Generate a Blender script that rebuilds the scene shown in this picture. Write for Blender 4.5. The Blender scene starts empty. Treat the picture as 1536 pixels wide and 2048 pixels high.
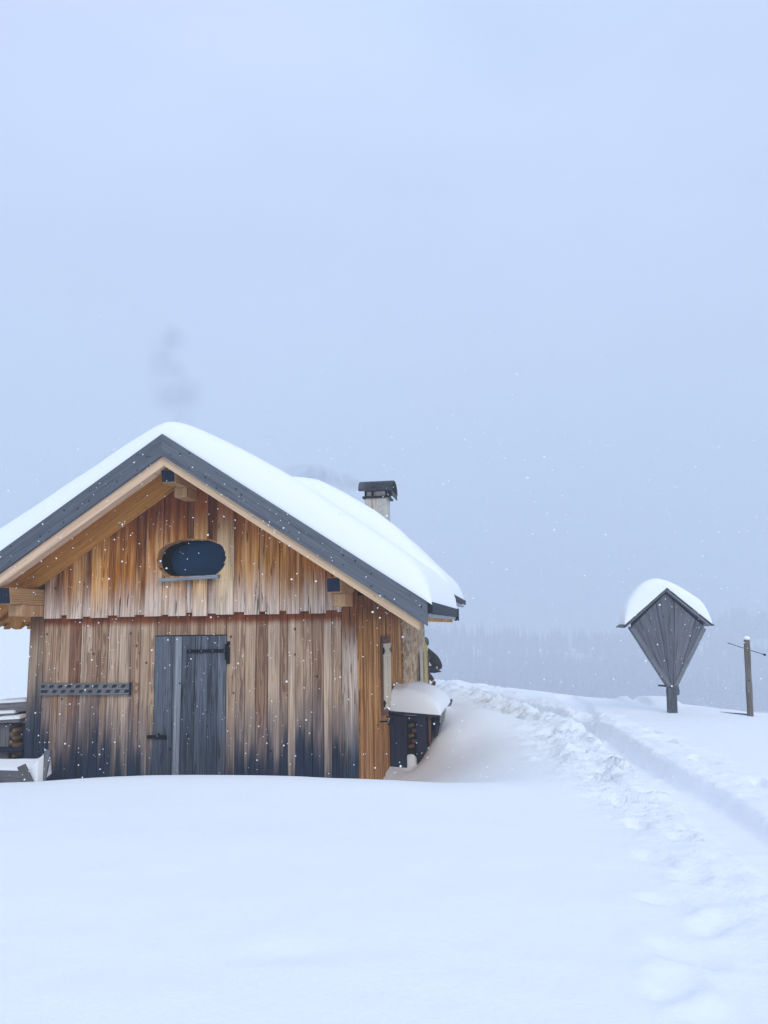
import bpy, math, random
import numpy as np
from mathutils import Vector, Matrix, Quaternion
from mathutils import noise as mnoise

random.seed(7); rng = np.random.default_rng(11)
scn = bpy.context.scene
COL = scn.collection
R = math.radians
V = Vector

# ------------------------------------------------------------------ camera
EYE = 1.6
PITCH, ROLL, YAW = 8.41, -0.925, 9.04
cam_d = bpy.data.cameras.new('camera'); cam = bpy.data.objects.new('camera', cam_d); COL.objects.link(cam)
cam_d.sensor_fit = 'VERTICAL'; cam_d.sensor_height = 32.0; cam_d.lens = 32.0 * 1540 / 2048
cam_d.clip_start = 0.05; cam_d.clip_end = 5000
cam.matrix_world = Matrix.Translation((0, 0, EYE)) @ Matrix.Rotation(R(90 + PITCH), 4, 'X') @ Matrix.Rotation(R(ROLL), 4, 'Z')
scn.camera = cam

# ------------------------------------------------------------------ light
SUN_EL, SUN_AZ = 35.0, 160.0           # azimuth clockwise from +Y (behind the camera, to the right)
w = bpy.data.worlds.new("World"); scn.world = w; w.use_nodes = True
nt = w.node_tree; nt.nodes.clear()
def wn(t, **k):
    n = nt.nodes.new(t)
    for a, b in k.items(): setattr(n, a, b)
    return n
wo = wn('ShaderNodeOutputWorld'); bg = wn('ShaderNodeBackground'); nt.links.new(bg.outputs[0], wo.inputs[0])
sky = wn('ShaderNodeTexSky', sky_type='NISHITA', sun_disc=False, sun_elevation=R(SUN_EL), sun_rotation=R(SUN_AZ), altitude=1800)
sky.air_density = 1.0; sky.dust_density = 3.0
tc = wn('ShaderNodeTexCoord')
sep = wn('ShaderNodeSeparateXYZ'); nt.links.new(tc.outputs['Generated'], sep.inputs[0])
cr = wn('ShaderNodeValToRGB'); nt.links.new(sep.outputs['Z'], cr.inputs[0])      # overcast deck: brightness by elevation
els = cr.color_ramp.elements
els[0].position = 0.0; els[0].color = (4.5, 5.75, 8.0, 1)
els[1].position = 1.0; els[1].color = (6.95, 8.75, 11.8, 1)
e = els.new(0.35); e.color = (6.4, 7.85, 10.9, 1)
mp = wn('ShaderNodeMapping'); mp.inputs['Scale'].default_value = (1, 1, 2.2); nt.links.new(tc.outputs['Generated'], mp.inputs[0])
cn = wn('ShaderNodeTexNoise'); cn.inputs['Scale'].default_value = 2.1; cn.inputs['Detail'].default_value = 3; nt.links.new(mp.outputs[0], cn.inputs[0])
cm = wn('ShaderNodeMapRange'); cm.inputs[1].default_value = .3; cm.inputs[2].default_value = .7; cm.inputs[3].default_value = .90; cm.inputs[4].default_value = 1.14
nt.links.new(cn.outputs[0], cm.inputs[0])
mul = wn('ShaderNodeVectorMath', operation='SCALE'); nt.links.new(cr.outputs[0], mul.inputs[0]); nt.links.new(cm.outputs[0], mul.inputs['Scale'])
cn2 = wn('ShaderNodeTexNoise'); cn2.inputs['Scale'].default_value = 1.5; cn2.inputs['Detail'].default_value = 2
mp2 = wn('ShaderNodeMapping'); mp2.inputs['Location'].default_value = (3.1, 1.7, .4); nt.links.new(tc.outputs['Generated'], mp2.inputs[0]); nt.links.new(mp2.outputs[0], cn2.inputs[0])
cr2 = wn('ShaderNodeValToRGB'); nt.links.new(cn2.outputs[0], cr2.inputs[0]); cr2.color_ramp.elements[0].position = .38; cr2.color_ramp.elements[1].position = .62
cr2.color_ramp.elements[0].color = (.93, 1.02, 1.0, 1); cr2.color_ramp.elements[1].color = (1.07, .98, 1.0, 1)
tnt = wn('ShaderNodeVectorMath', operation='MULTIPLY'); nt.links.new(mul.outputs[0], tnt.inputs[0]); nt.links.new(cr2.outputs[0], tnt.inputs[1]); mul = tnt
mx = wn('ShaderNodeMix', data_type='RGBA'); mx.inputs[0].default_value = 0.92    # cloud cover over the clear sky
nt.links.new(sky.outputs[0], mx.inputs[6]); nt.links.new(mul.outputs[0], mx.inputs[7])
nt.links.new(mx.outputs[2], bg.inputs[0]); bg.inputs[1].default_value = 0.1

sl = bpy.data.lights.new('sun', 'SUN'); sl.energy = 1.15; sl.angle = R(38); sl.color = (1.0, .94, .82)
sun = bpy.data.objects.new('sun', sl); COL.objects.link(sun)
az, el = R(SUN_AZ), R(SUN_EL)
sd = V((math.sin(az) * math.cos(el), math.cos(az) * math.cos(el), math.sin(el)))
sun.rotation_euler = sd.to_track_quat('Z', 'Y').to_euler(); sun.location = (20, -20, 40)

scn.view_settings.view_transform = 'Standard'; scn.view_settings.look = 'None'
scn.view_settings.exposure = 0.0; scn.view_settings.gamma = 1.0
scn.render.engine = 'CYCLES'
scn.cycles.use_denoising = True
try:
    scn.cycles.denoiser = 'OPENIMAGEDENOISE'; scn.cycles.denoising_prefilter = 'ACCURATE'
except Exception: pass
scn.cycles.max_bounces = 8; scn.cycles.diffuse_bounces = 4; scn.cycles.volume_bounces = 3
scn.cycles.volume_max_steps = 128

# ------------------------------------------------------------------ object helpers
def tag(o, label=None, cat=None, group=None, kind=None):
    if label: o['label'] = label
    if cat: o['category'] = cat
    if group: o['group'] = group
    if kind: o['kind'] = kind
    return o
def empty(name, loc=(0, 0, 0), rz=0.0):
    o = bpy.data.objects.new(name, None); COL.objects.link(o)
    o.location = loc; o.rotation_euler = (0, 0, rz); o.empty_display_size = .2
    return o
def link(name, me, mats, parent=None):
    o = bpy.data.objects.new(name, me); COL.objects.link(o)
    for m in (mats if isinstance(mats, (list, tuple)) else [mats]): me.materials.append(m)
    if parent: o.parent = parent
    return o

class MB:
    """collects solids for ONE mesh; every solid carries board coordinates (wc) and random numbers (wr)"""
    def __init__(s): s.v = []; s.f = []; s.wc = []; s.wr = []; s.mi = []; s.sm = []
    def raw(s, vs, fs, wc=None, wr=None, mi=0, smooth=False):
        b = len(s.v); s.v += [tuple(v) for v in vs]
        s.wc += [tuple(c) for c in (wc if wc is not None else vs)]
        wr = wr or (random.random(), random.random(), random.random())
        s.wr += [wr] * len(vs)
        for f in fs: s.f.append([b + i for i in f]); s.mi.append(mi); s.sm.append(smooth)
    BF = [(0, 3, 2, 1), (4, 5, 6, 7), (0, 1, 5, 4), (1, 2, 6, 5), (2, 3, 7, 6), (3, 0, 4, 7)]
    def hexa(s, P, wc=None, wr=None, mi=0):
        s.raw(P, s.BF, wc, wr, mi)
    def box(s, a, b, axis=2, wr=None, mi=0):
        """axis-aligned box from a to b; grain runs along axis"""
        a, b = V(a), V(b); P = [V((x, y, z)) for z in (a.z, b.z) for x, y in ((a.x, a.y), (b.x, a.y), (b.x, b.y), (a.x, b.y))]
        c = (a + b) / 2; wc = []
        for p in P:
            q = p - c
            if axis == 2: wc.append((q.x, q.y, p.z - a.z))
            elif axis == 0: wc.append((q.z, q.y, p.x - a.x))
            else: wc.append((q.x, q.z, p.y - a.y))
        s.hexa(P, wc, wr, mi)
    def bar(s, p0, p1, wv, tv, wr=None, mi=0, e=(0, 0, 0, 0)):
        """board from p0 to p1 (centre line), full width vector wv, full thickness vector tv"""
        p0, p1, wv, tv = V(p0), V(p1), V(wv), V(tv); L = (p1 - p0).length; d = (p1 - p0).normalized()
        W, T = wv.length, tv.length; P = []; wc = []
        for (q, l) in ((p0, 0), (p1, L)):
            for k, (a, b) in enumerate(((-.5, -.5), (.5, -.5), (.5, .5), (-.5, .5))):
                ex = e[0 if a < 0 else 1] if l == 0 else e[2 if a < 0 else 3]
                P.append(q + wv * a + tv * b + d * ex); wc.append((a * W, b * T, l + ex))
        s.hexa(P, wc, wr, mi)
    def tube(s, pts, rad, n=10, wr=None, mi=0, smooth=True, cap=True, jit=0.0):
        pts = [V(p) for p in pts]; rad = rad if isinstance(rad, (list, tuple)) else [rad] * len(pts)
        vs = []; wc = []; L = 0
        for i, p in enumerate(pts):
            d = (pts[min(i + 1, len(pts) - 1)] - pts[max(i - 1, 0)]).normalized()
            a = d.cross(V((0, 0, 1))) if abs(d.z) < .9 else d.cross(V((0, 1, 0)))
            a.normalize(); b = d.cross(a)
            if i: L += (p - pts[i - 1]).length
            for k in range(n):
                t = 2 * math.pi * k / n; rr = rad[i] * (1 + random.uniform(-jit, jit))
                vs.append(p + a * rr * math.cos(t) + b * rr * math.sin(t)); wc.append((t * rad[i], 0, L))
        fs = [(i * n + k, i * n + (k + 1) % n, (i + 1) * n + (k + 1) % n, (i + 1) * n + k) for i in range(len(pts) - 1) for k in range(n)]
        if cap: fs += [tuple(range(n))[::-1], tuple(range((len(pts) - 1) * n, len(pts) * n))]
        s.raw(vs, fs, wc, wr, mi, smooth)
    def ball(s, c, r, n=6, m=10, mi=0, sc=(1, 1, 1), nz=0.0):
        vs = []; fs = []
        for i in range(n + 1):
            th = math.pi * i / n
            for k in range(m):
                ph = 2 * math.pi * k / m; rr = r * (1 + random.uniform(-nz, nz))
                vs.append((c[0] + rr * sc[0] * math.sin(th) * math.cos(ph), c[1] + rr * sc[1] * math.sin(th) * math.sin(ph), c[2] + rr * sc[2] * math.cos(th)))
        for i in range(n):
            for k in range(m): fs.append((i * m + k, (i + 1) * m + k, (i + 1) * m + (k + 1) % m, i * m + (k + 1) % m))
        s.raw(vs, fs, None, None, mi, True)
    def prism(s, poly, y0, y1, mi=0, axis='y'):
        n = len(poly); f = (lambda a, b, y: (a, y, b)) if axis == 'y' else ((lambda a, b, y: (y, a, b)) if axis == 'x' else (lambda a, b, y: (a, b, y)))
        vs = [f(a, b, y0) for a, b in poly] + [f(a, b, y1) for a, b in poly]
        fs = [tuple(range(n)), tuple(range(n, 2 * n))[::-1]] + [(i, n + i, n + (i + 1) % n, (i + 1) % n) for i in range(n)]
        s.raw(vs, fs, None, None, mi)
    def build(s, name, mats, parent=None, bevel=0.0):
        me = bpy.data.meshes.new(name); me.from_pydata(s.v, [], s.f)
        at = me.attributes.new('wc', 'FLOAT_VECTOR', 'POINT'); at.data.foreach_set('vector', np.array(s.wc, np.float32).ravel())
        at = me.attributes.new('wr', 'FLOAT_VECTOR', 'POINT'); at.data.foreach_set('vector', np.array(s.wr, np.float32).ravel())
        me.polygons.foreach_set('material_index', s.mi); me.polygons.foreach_set('use_smooth', s.sm)
        me.update()
        o = link(name, me, mats, parent)
        if bevel:
            b = o.modifiers.new('bevel', 'BEVEL'); b.width = bevel; b.segments = 2; b.limit_method = 'ANGLE'
        return o

# ------------------------------------------------------------------ material helpers
class NT:
    def __init__(s, name):
        s.m = bpy.data.materials.new(name); s.m.use_nodes = True; s.t = s.m.node_tree; s.t.nodes.clear()
        s.out = s.t.nodes.new('ShaderNodeOutputMaterial')
    def n(s, t, **k):
        x = s.t.nodes.new(t)
        for a, b in k.items(): setattr(x, a, b)
        return x
    def con(s, v, inp):
        if hasattr(v, 'is_output') or isinstance(v, bpy.types.NodeSocket): s.t.links.new(v, inp)
        else: inp.default_value = v
    def ma(s, op, a, b=0.0, c=None, clamp=False):
        x = s.n('ShaderNodeMath', operation=op, use_clamp=clamp); s.con(a, x.inputs[0]); s.con(b, x.inputs[1])
        if c is not None: s.con(c, x.inputs[2])
        return x.outputs[0]
    def mr(s, v, a, b, c=0.0, d=1.0, smooth=True):
        x = s.n('ShaderNodeMapRange', interpolation_type='SMOOTHSTEP' if smooth else 'LINEAR')
        for k, q in enumerate((v, a, b, c, d)): s.con(q, x.inputs[k])
        return x.outputs[0]
    def mix(s, f, a, b, mode='MIX'):
        x = s.n('ShaderNodeMix', data_type='RGBA', blend_type=mode); s.con(f, x.inputs[0])
        s.con(a if not isinstance(a, tuple) else (*a, 1)[:4], x.inputs[6]); s.con(b if not isinstance(b, tuple) else (*b, 1)[:4], x.inputs[7])
        return x.outputs[2]
    def xyz(s, a, b, c):
        x = s.n('ShaderNodeCombineXYZ')
        for k, q in enumerate((a, b, c)): s.con(q, x.inputs[k])
        return x.outputs[0]
    def sep(s, v):
        x = s.n('ShaderNodeSeparateXYZ'); s.con(v, x.inputs[0]); return x.outputs
    def noise(s, v, scale=1, det=2, rough=.5, dist=0):
        x = s.n('ShaderNodeTexNoise'); s.con(v, x.inputs['Vector']); x.inputs['Scale'].default_value = scale
        x.inputs['Detail'].default_value = det; x.inputs['Roughness'].default_value = rough; x.inputs['Distortion'].default_value = dist
        return x.outputs[0]
    def vor(s, v, scale=1, feat='F1'):
        x = s.n('ShaderNodeTexVoronoi', feature=feat); s.con(v, x.inputs['Vector']); x.inputs['Scale'].default_value = scale
        return x
    def ramp(s, f, stops, const=False):
        x = s.n('ShaderNodeValToRGB'); s.con(f, x.inputs[0]); r = x.color_ramp
        if const: r.interpolation = 'CONSTANT'
        for i, (p, c) in enumerate(stops):
            e = r.elements[i] if i < 2 else r.elements.new(p)
            e.position = p; e.color = (*c, 1)
        return x.outputs[0]
    def att(s, name): return s.n('ShaderNodeAttribute', attribute_name=name).outputs['Vector']
    def obj(s): return s.n('ShaderNodeTexCoord').outputs['Object']
    def bump(s, h, st=.4, d=.01):
        x = s.n('ShaderNodeBump'); s.con(h, x.inputs['Height']); x.inputs['Strength'].default_value = st; x.inputs['Distance'].default_value = d
        return x.outputs[0]
    def pbr(s, col, rough=.8, nor=None, metal=0, spec=.3, **k):
        b = s.n('ShaderNodeBsdfPrincipled'); s.con(col if not isinstance(col, tuple) else (*col, 1)[:4], b.inputs['Base Color']); s.con(rough, b.inputs['Roughness'])
        b.inputs['Metallic'].default_value = metal; b.inputs['Specular IOR Level'].default_value = spec
        if nor is not None: s.con(nor, b.inputs['Normal'])
        for a, q in k.items(): s.con(q, b.inputs[a])
        s.t.links.new(b.outputs[0], s.out.inputs[0]); return s.m

def wood(name, palette, grain=.55, ring=.35, knots=.5, grey=(.10, .13, .18), gz=None, gamt=1.0, blot=.35, knotc=(.03, .018, .012), stain_shade=None, hi=None, spacing=.017, bump=.35, ckr=(.66, .76), mid=None):
    """planed or weathered boards. palette: list of colours, one picked per board. gz=(z0,z1): weathered grey below z1 (a tide mark of wet and algae on the wood)"""
    t = NT(name); wc = t.sep(t.att('wc')); wr = t.sep(t.att('wr')); u, th, wl = wc[0], wc[1], wc[2]
    o1 = t.ma('MULTIPLY', wr[0], 91.0); o2 = t.ma('MULTIPLY', wr[1], 57.0)
    uu = t.ma('ADD', u, th)
    fine = t.noise(t.xyz(t.ma('MULTIPLY_ADD', uu, 75, o1), o2, t.ma('MULTIPLY', wl, 1.6)), 1, 4, .6)
    broad = t.noise(t.xyz(t.ma('MULTIPLY_ADD', uu, 17, o2), o1, t.ma('MULTIPLY', wl, .9)), 1, 3, .55)
    crack = t.noise(t.xyz(t.ma('MULTIPLY_ADD', uu, 48, o2), t.ma('ADD', o1, 9), t.ma('MULTIPLY', wl, 2.6)), 1, 2, .5)
    # flat-sawn figure
    n1 = t.noise(t.xyz(t.ma('MULTIPLY', u, 3), o1, t.ma('MULTIPLY', wl, .9)), 1, 3, .6)
    kn = t.vor(t.xyz(t.ma('MULTIPLY_ADD', u, 5.2, o1), t.ma('MULTIPLY_ADD', wl, 5.2, o2), 0.0), 1)
    kd = kn.outputs['Distance']; kc = t.sep(kn.outputs['Color'])[0]
    kon = t.mr(kc, 1 - knots, 1 - knots + .01)
    d = t.ma('ADD', t.ma('MULTIPLY', n1, .11), t.ma('MULTIPLY', wr[2], .03))
    un = t.ma('ADD', u, t.ma('MULTIPLY', t.ma('SUBTRACT', wr[0], .5), .09))
    r = t.ma('SQRT', t.ma('ADD', t.ma('MULTIPLY', un, un), t.ma('MULTIPLY', d, d)))
    r = t.ma('ADD', r, t.ma('MULTIPLY', t.ma('MULTIPLY', kon, t.mr(kd, .0, .3, 1, 0)), .02))
    rg = t.ma('SINE', t.ma('MULTIPLY', r, 6.283 / spacing)); rg = t.ma('MULTIPLY', t.mr(rg, -.1, .95), t.mr(t.ma('FRACT', t.ma('MULTIPLY', wr[1], 7.3)), .25, .75))
    base = t.ramp(wr[2], [(i / len(palette), c) for i, c in enumerate(palette)], const=True)
    g = t.ma('ADD', t.ma('MULTIPLY', t.mr(fine, .32, .68), grain), t.ma('MULTIPLY', rg, ring), clamp=True)
    col = t.mix(t.ma('MULTIPLY', g, .72), base, t.mix(1.0, base, (.30, .21, .15), 'MULTIPLY'))
    col = t.mix(t.ma('MULTIPLY', t.mr(broad, .5, .75), blot), col, t.mix(1.0, col, (.42, .38, .40), 'MULTIPLY'))
    ob = t.sep(t.obj())
    if hi:      # sun-bleached pale streaks: (colour, amount)
        col = t.mix(t.ma('MULTIPLY', t.mr(broad, .55, .3), hi[1]), col, hi[0])
    if gz:
        wob = t.noise(t.xyz(t.ma('MULTIPLY_ADD', u, 7, o1), t.ma('MULTIPLY', o2, 1.0), t.ma('MULTIPLY', wl, .7)), 1, 3, .6)
        zz = t.ma('ADD', ob[2], t.ma('MULTIPLY', t.ma('SUBTRACT', wob, .5), 1.1 * (gz[1] - gz[0])))
        zz = t.ma('ADD', zz, t.ma('MULTIPLY', t.ma('SUBTRACT', wr[1], .5), .30 * (gz[1] - gz[0])))
        mk = t.ma('MULTIPLY', t.mr(zz, gz[1], gz[0]), gamt)
        gc = t.mix(t.mr(fine, .3, .7), tuple(1.3 * c for c in grey), tuple(.5 * c for c in grey))
        if mid:      # first a silvery grey, then the darker wet staining
            m1 = t.mix(t.mr(fine, .3, .7), tuple(1.25 * c for c in mid), tuple(.55 * c for c in mid))
            col = t.mix(t.ma('MULTIPLY', t.mr(mk, .0, .5), .85), col, t.mix(.35, m1, col)); mk = t.mr(mk, .45, 1.0)
        col = t.mix(mk, col, gc)
    if stain_shade:   # (z0, z1, colour, amount): resin-dark unweathered band under laps and eaves; gable top also has overhang shade painted in
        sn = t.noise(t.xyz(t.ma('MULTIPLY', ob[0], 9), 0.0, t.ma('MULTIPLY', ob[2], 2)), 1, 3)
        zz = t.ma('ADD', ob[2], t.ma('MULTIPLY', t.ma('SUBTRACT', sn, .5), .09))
        col = t.mix(t.ma('MULTIPLY', t.mr(zz, stain_shade[0], stain_shade[1]), stain_shade[3]), col, t.mix(.5, t.mix(1.0, col, stain_shade[2], 'MULTIPLY'), tuple(.35 * c for c in stain_shade[2])))
    ck = t.mr(crack, ckr[0], ckr[1])
    col = t.mix(t.ma('MULTIPLY', ck, .8), col, (.012, .010, .012))
    kk = t.ma('MULTIPLY', t.mr(kd, .065, .11, 1, 0), kon)
    col = t.mix(t.ma('MULTIPLY', kk, .85), col, knotc)
    h = t.ma('SUBTRACT', t.ma('ADD', t.ma('MULTIPLY', fine, .6), t.ma('MULTIPLY', rg, .15)), t.ma('MULTIPLY', ck, .8))
    return t.pbr(col, .86, t.bump(h, bump, .006), spec=.18)

def plain(name, col, rough=.7, metal=0, var=.25, scale=9, spec=.3, col2=None):
    t = NT(name); ob = t.obj(); n = t.noise(ob, scale, 5, .6); n2 = t.noise(ob, scale * 5, 3, .6)
    c = t.mix(t.mr(n, .3, .7), tuple(c * (1 - var) for c in col), col2 or tuple(c * (1 + var) for c in col))
    return t.pbr(c, rough, t.bump(n2, .25, .004), metal, spec)

def snow_mat(name, tint=(.90, .915, .93), bump=.35, det=1.0):
    t = NT(name); ob = t.n('ShaderNodeNewGeometry').outputs['Position']
    n1 = t.noise(ob, 3.0, 4, .55); n2 = t.noise(ob, 26, 4, .6); n3 = t.noise(ob, 140, 2, .6)
    h = t.ma('ADD', t.ma('MULTIPLY', n1, .9 * det), t.ma('ADD', t.ma('MULTIPLY', n2, .16 * det), t.ma('MULTIPLY', n3, .05)))
    return t.pbr(tint, .75, t.bump(h, bump, .03), spec=.12)

M = {}
t = NT('snow'); ob = t.n('ShaderNodeNewGeometry').outputs['Position']; tm = t.n('ShaderNodeAttribute', attribute_name='trodden').outputs['Fac']
h = t.ma('ADD', t.ma('MULTIPLY', t.noise(ob, 2.4, 4, .55), .6), t.ma('ADD', t.ma('MULTIPLY', t.noise(ob, 24, 4, .6), .16), t.ma('MULTIPLY', t.noise(ob, 120, 2, .6), .09)))
v_ = t.vor(ob, 13, 'SMOOTH_F1').outputs['Distance']; v2_ = t.vor(ob, 34).outputs['Distance']
h2 = t.ma('ADD', t.ma('MULTIPLY', t.noise(ob, 9, 4, .65), 1.3), t.ma('ADD', t.ma('MULTIPLY', v_, -.9), t.ma('MULTIPLY', v2_, -.3)))
h = t.ma('ADD', h, t.ma('MULTIPLY', h2, t.ma('MULTIPLY', tm, 1.0)))
M['snow'] = t.pbr((.89, .905, .925), .75, t.bump(h, .55, .04), spec=.12)
M['roof_snow'] = snow_mat('roof_snow', (.91, .925, .94), .25, .8)
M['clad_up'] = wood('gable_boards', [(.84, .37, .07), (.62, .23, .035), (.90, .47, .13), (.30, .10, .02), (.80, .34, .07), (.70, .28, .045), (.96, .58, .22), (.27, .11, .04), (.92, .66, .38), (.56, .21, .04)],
                    grain=.8, ring=.4, knots=.55, grey=(.74, .60, .50), gz=(1.76, 2.40), gamt=.85, blot=1.0, hi=((1.0, .68, .34), .55), stain_shade=(2.45, 3.20, (.50, .17, .05), .95), spacing=.021, ckr=(.62, .70))  # dark red top band: unweathered wood plus painted roof overhang shade
M['clad_low'] = wood('wall_boards', [(.56, .37, .24), (.62, .43, .29), (.48, .31, .195), (.72, .53, .38), (.40, .245, .155), (.58, .385, .25), (.38, .19, .115)],
                     grain=.85, ring=.95, knots=.6, grey=(.022, .034, .060), gz=(-.30, 1.05), gamt=1.0, blot=.8, stain_shade=(1.62, 1.72, (.55, .15, .03), .95), spacing=.019, ckr=(.68, .78), mid=(.15, .135, .15))
M['clad_side'] = wood('side_boards', [(.80, .36, .075), (.58, .23, .04), (.84, .44, .12), (.42, .15, .03), (.72, .30, .06)],
                      grain=.95, ring=.3, knots=.2, grey=(.36, .18, .10), gz=(-.5, .9), gamt=.5, blot=1.0, hi=((.96, .62, .27), .45), stain_shade=(1.50, 1.85, (.42, .16, .04), .75), spacing=.02, ckr=(.57, .67))
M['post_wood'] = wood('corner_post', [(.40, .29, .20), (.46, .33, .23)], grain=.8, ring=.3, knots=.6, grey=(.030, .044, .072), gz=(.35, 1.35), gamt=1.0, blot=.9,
                      stain_shade=(1.35, 1.80, (.42, .18, .06), .9))
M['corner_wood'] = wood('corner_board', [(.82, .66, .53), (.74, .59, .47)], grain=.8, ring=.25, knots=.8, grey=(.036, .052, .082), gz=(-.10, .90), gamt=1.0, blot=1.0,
                        stain_shade=(1.20, 1.72, (.55, .20, .05), .95), ckr=(.58, .68))
M['door_wood'] = wood('door_boards', [(.165, .195, .240), (.115, .14, .180), (.195, .225, .265), (.25, .275, .31), (.14, .165, .205)], grain=.95, ring=.5, knots=.7,
                      grey=(.036, .048, .068), gz=(-.4, .85), gamt=.8, blot=1.0, knotc=(.01, .012, .018), ckr=(.60, .70))
M['pale_batten'] = wood('pale_batten', [(.34, .37, .41)], grain=.7, ring=.2, knots=.8, grey=(.15, .17, .21), gz=(-.4, 1.0), gamt=.8, blot=.9)
M['barge'] = wood('barge_board', [(.130, .148, .180), (.150, .168, .200)], grain=.5, ring=.25, knots=.6, blot=.6, knotc=(.008, .010, .018), bump=.2, ckr=(.72, .82))
M['tan'] = wood('rafter_wood', [(.82, .57, .36), (.86, .60, .40)], grain=.35, ring=.12, knots=.25, blot=.3)
M['soffit'] = wood('soffit_wood', [(.78, .37, .09), (.84, .42, .12), (.70, .31, .065)], grain=.5, ring=.35, knots=.3, blot=.4)
M['beam'] = wood('beam_wood', [(.62, .37, .18), (.68, .41, .21)], grain=.55, ring=.25, knots=.3, blot=.5)
M['beam_end'] = wood('beam_end_grain', [(.018, .026, .055)], grain=.6, ring=.3, knots=0, blot=.5)
M['grey_wood'] = wood('grey_wood', [(.22, .225, .235), (.27, .27, .275), (.18, .185, .20)], grain=.7, ring=.25, knots=.35, blot=.5)
M['shrine_wood'] = wood('shrine_wood', [(.19, .205, .24), (.13, .145, .175), (.235, .25, .28), (.16, .175, .205), (.20, .215, .25)], grain=.8, ring=.3, knots=.3, blot=.45, knotc=(.01, .012, .02))
M['dark_wood'] = wood('dark_wood', [(.028, .036, .070), (.036, .045, .085), (.024, .030, .058)], grain=.5, ring=.2, knots=.2, blot=.5, knotc=(.005, .005, .01))
M['brown_wood'] = wood('brown_wood', [(.25, .14, .10), (.20, .11, .08)], grain=.6, ring=.3, knots=.3, blot=.5)
M['log_wood'] = wood('log_wood', [(.30, .20, .13), (.24, .15, .10), (.38, .26, .17)], grain=.6, ring=.3, knots=.2, blot=.5)
M['pole_wood'] = wood('pole_wood', [(.21, .185, .165)], grain=.7, ring=.2, knots=.3, blot=.6)
M['cream'] = wood('cream_wood', [(.80, .66, .48), (.78, .63, .45)], grain=.25, ring=.1, knots=.2, blot=.2)
M['iron'] = plain('black_iron', (.012, .012, .016), .5, .6)
M['tar'] = plain('roof_felt', (.016, .020, .030), .7, 0, .5, 20)
M['zinc'] = plain('grey_metal', (.30, .33, .37), .5, .6)
M['dark'] = plain('dark_interior', (.006, .006, .008), .9)
M['slot'] = plain('slot_shadow', (.035, .042, .055), .9)
M['nail'] = plain('nail_head', (.008, .010, .018), .6)
M['cap_metal'] = plain('chimney_cap_metal', (.020, .024, .038), .55, .3, .7, 25, col2=(.055, .06, .075))
t = NT('chimney_render'); ob = t.obj(); n = t.noise(ob, 6, 5, .65); n2 = t.noise(t.xyz(t.ma('MULTIPLY', t.sep(ob)[0], 14), t.ma('MULTIPLY', t.sep(ob)[1], 14), t.ma('MULTIPLY', t.sep(ob)[2], 1.5)), 1, 3)
c = t.mix(t.mr(n, .35, .7), (.58, .54, .48), (.38, .36, .33)); c = t.mix(t.ma('MULTIPLY', t.mr(n2, .56, .72), .7), c, (.30, .15, .06))
M['chimney'] = t.pbr(c, .85, t.bump(n, .4, .01))
t = NT('window_glass'); M['glass'] = t.pbr((.010, .042, .100), .15, None, 0, .15)
M['jacket'] = plain('dark_jacket', (.014, .018, .018), .75, 0, .5, 12)
M['trousers'] = plain('navy_trousers', (.014, .016, .032), .8)
M['boot'] = plain('brown_boot', (.06, .028, .022), .7)
M['skin'] = plain('skin', (.55, .33, .25), .6, 0, .08)
M['hair'] = plain('hair', (.05, .03, .02), .8)
M['hat'] = plain('olive_hat', (.12, .13, .11), .9)
M['ski_white'] = plain('ski_white', (.72, .70, .68), .4, 0, .08)
M['ski_yellow'] = plain('ski_yellow', (.70, .62, .30), .4, 0, .1)
M['ski_edge'] = plain('ski_edge', (.35, .30, .28), .4, .2)

# rubble stone
t = NT('rubble_stone'); ob = t.obj(); s3 = t.sep(ob)
wv = t.noise(ob, 5, 3, .6)
p = t.xyz(t.ma('MULTIPLY', s3[0], 4.2), t.ma('MULTIPLY_ADD', wv, 1.1, t.ma('MULTIPLY', s3[1], 3.2)), t.ma('MULTIPLY_ADD', wv, 1.3, t.ma('MULTIPLY', s3[2], 6.5)))
v1 = t.vor(p, 1); v2 = t.vor(p, 1, 'DISTANCE_TO_EDGE'); fn = t.noise(ob, 24, 5, .7)
c = t.ramp(t.sep(v1.outputs['Color'])[0], [(0, (.62, .38, .20)), (.25, (.78, .55, .34)), (.5, (.46, .28, .15)), (.7, (.60, .48, .36)), (.85, (.90, .62, .34))], const=True)
c = t.mix(t.mr(fn, .3, .75), c, t.mix(1.0, c, (.45, .40, .38), 'MULTIPLY'))
c = t.mix(t.mr(v2.outputs['Distance'], .0, .07, 1, 0), c, (.72, .55, .38))
h = t.ma('ADD', t.mr(v2.outputs['Distance'], 0, .14), t.ma('MULTIPLY', fn, .6))
M['stone'] = t.pbr(c, .9, t.bump(h, .9, .03), spec=.15)

# far trees: dark needles with snow on them
t = NT('snowy_needles'); g = t.n('ShaderNodeNewGeometry'); nz = t.sep(g.outputs['Normal'])[2]
n = t.noise(g.outputs['Position'], .8, 3, .6)
c = t.mix(t.ma('MULTIPLY', t.mr(nz, .5, 1.0), t.mr(n, .45, .75)), (.020, .032, .034), (.80, .82, .85))
M['needles'] = t.pbr(c, .9, spec=.1)
M['trunk'] = plain('bark', (.06, .045, .035), .9)

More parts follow.
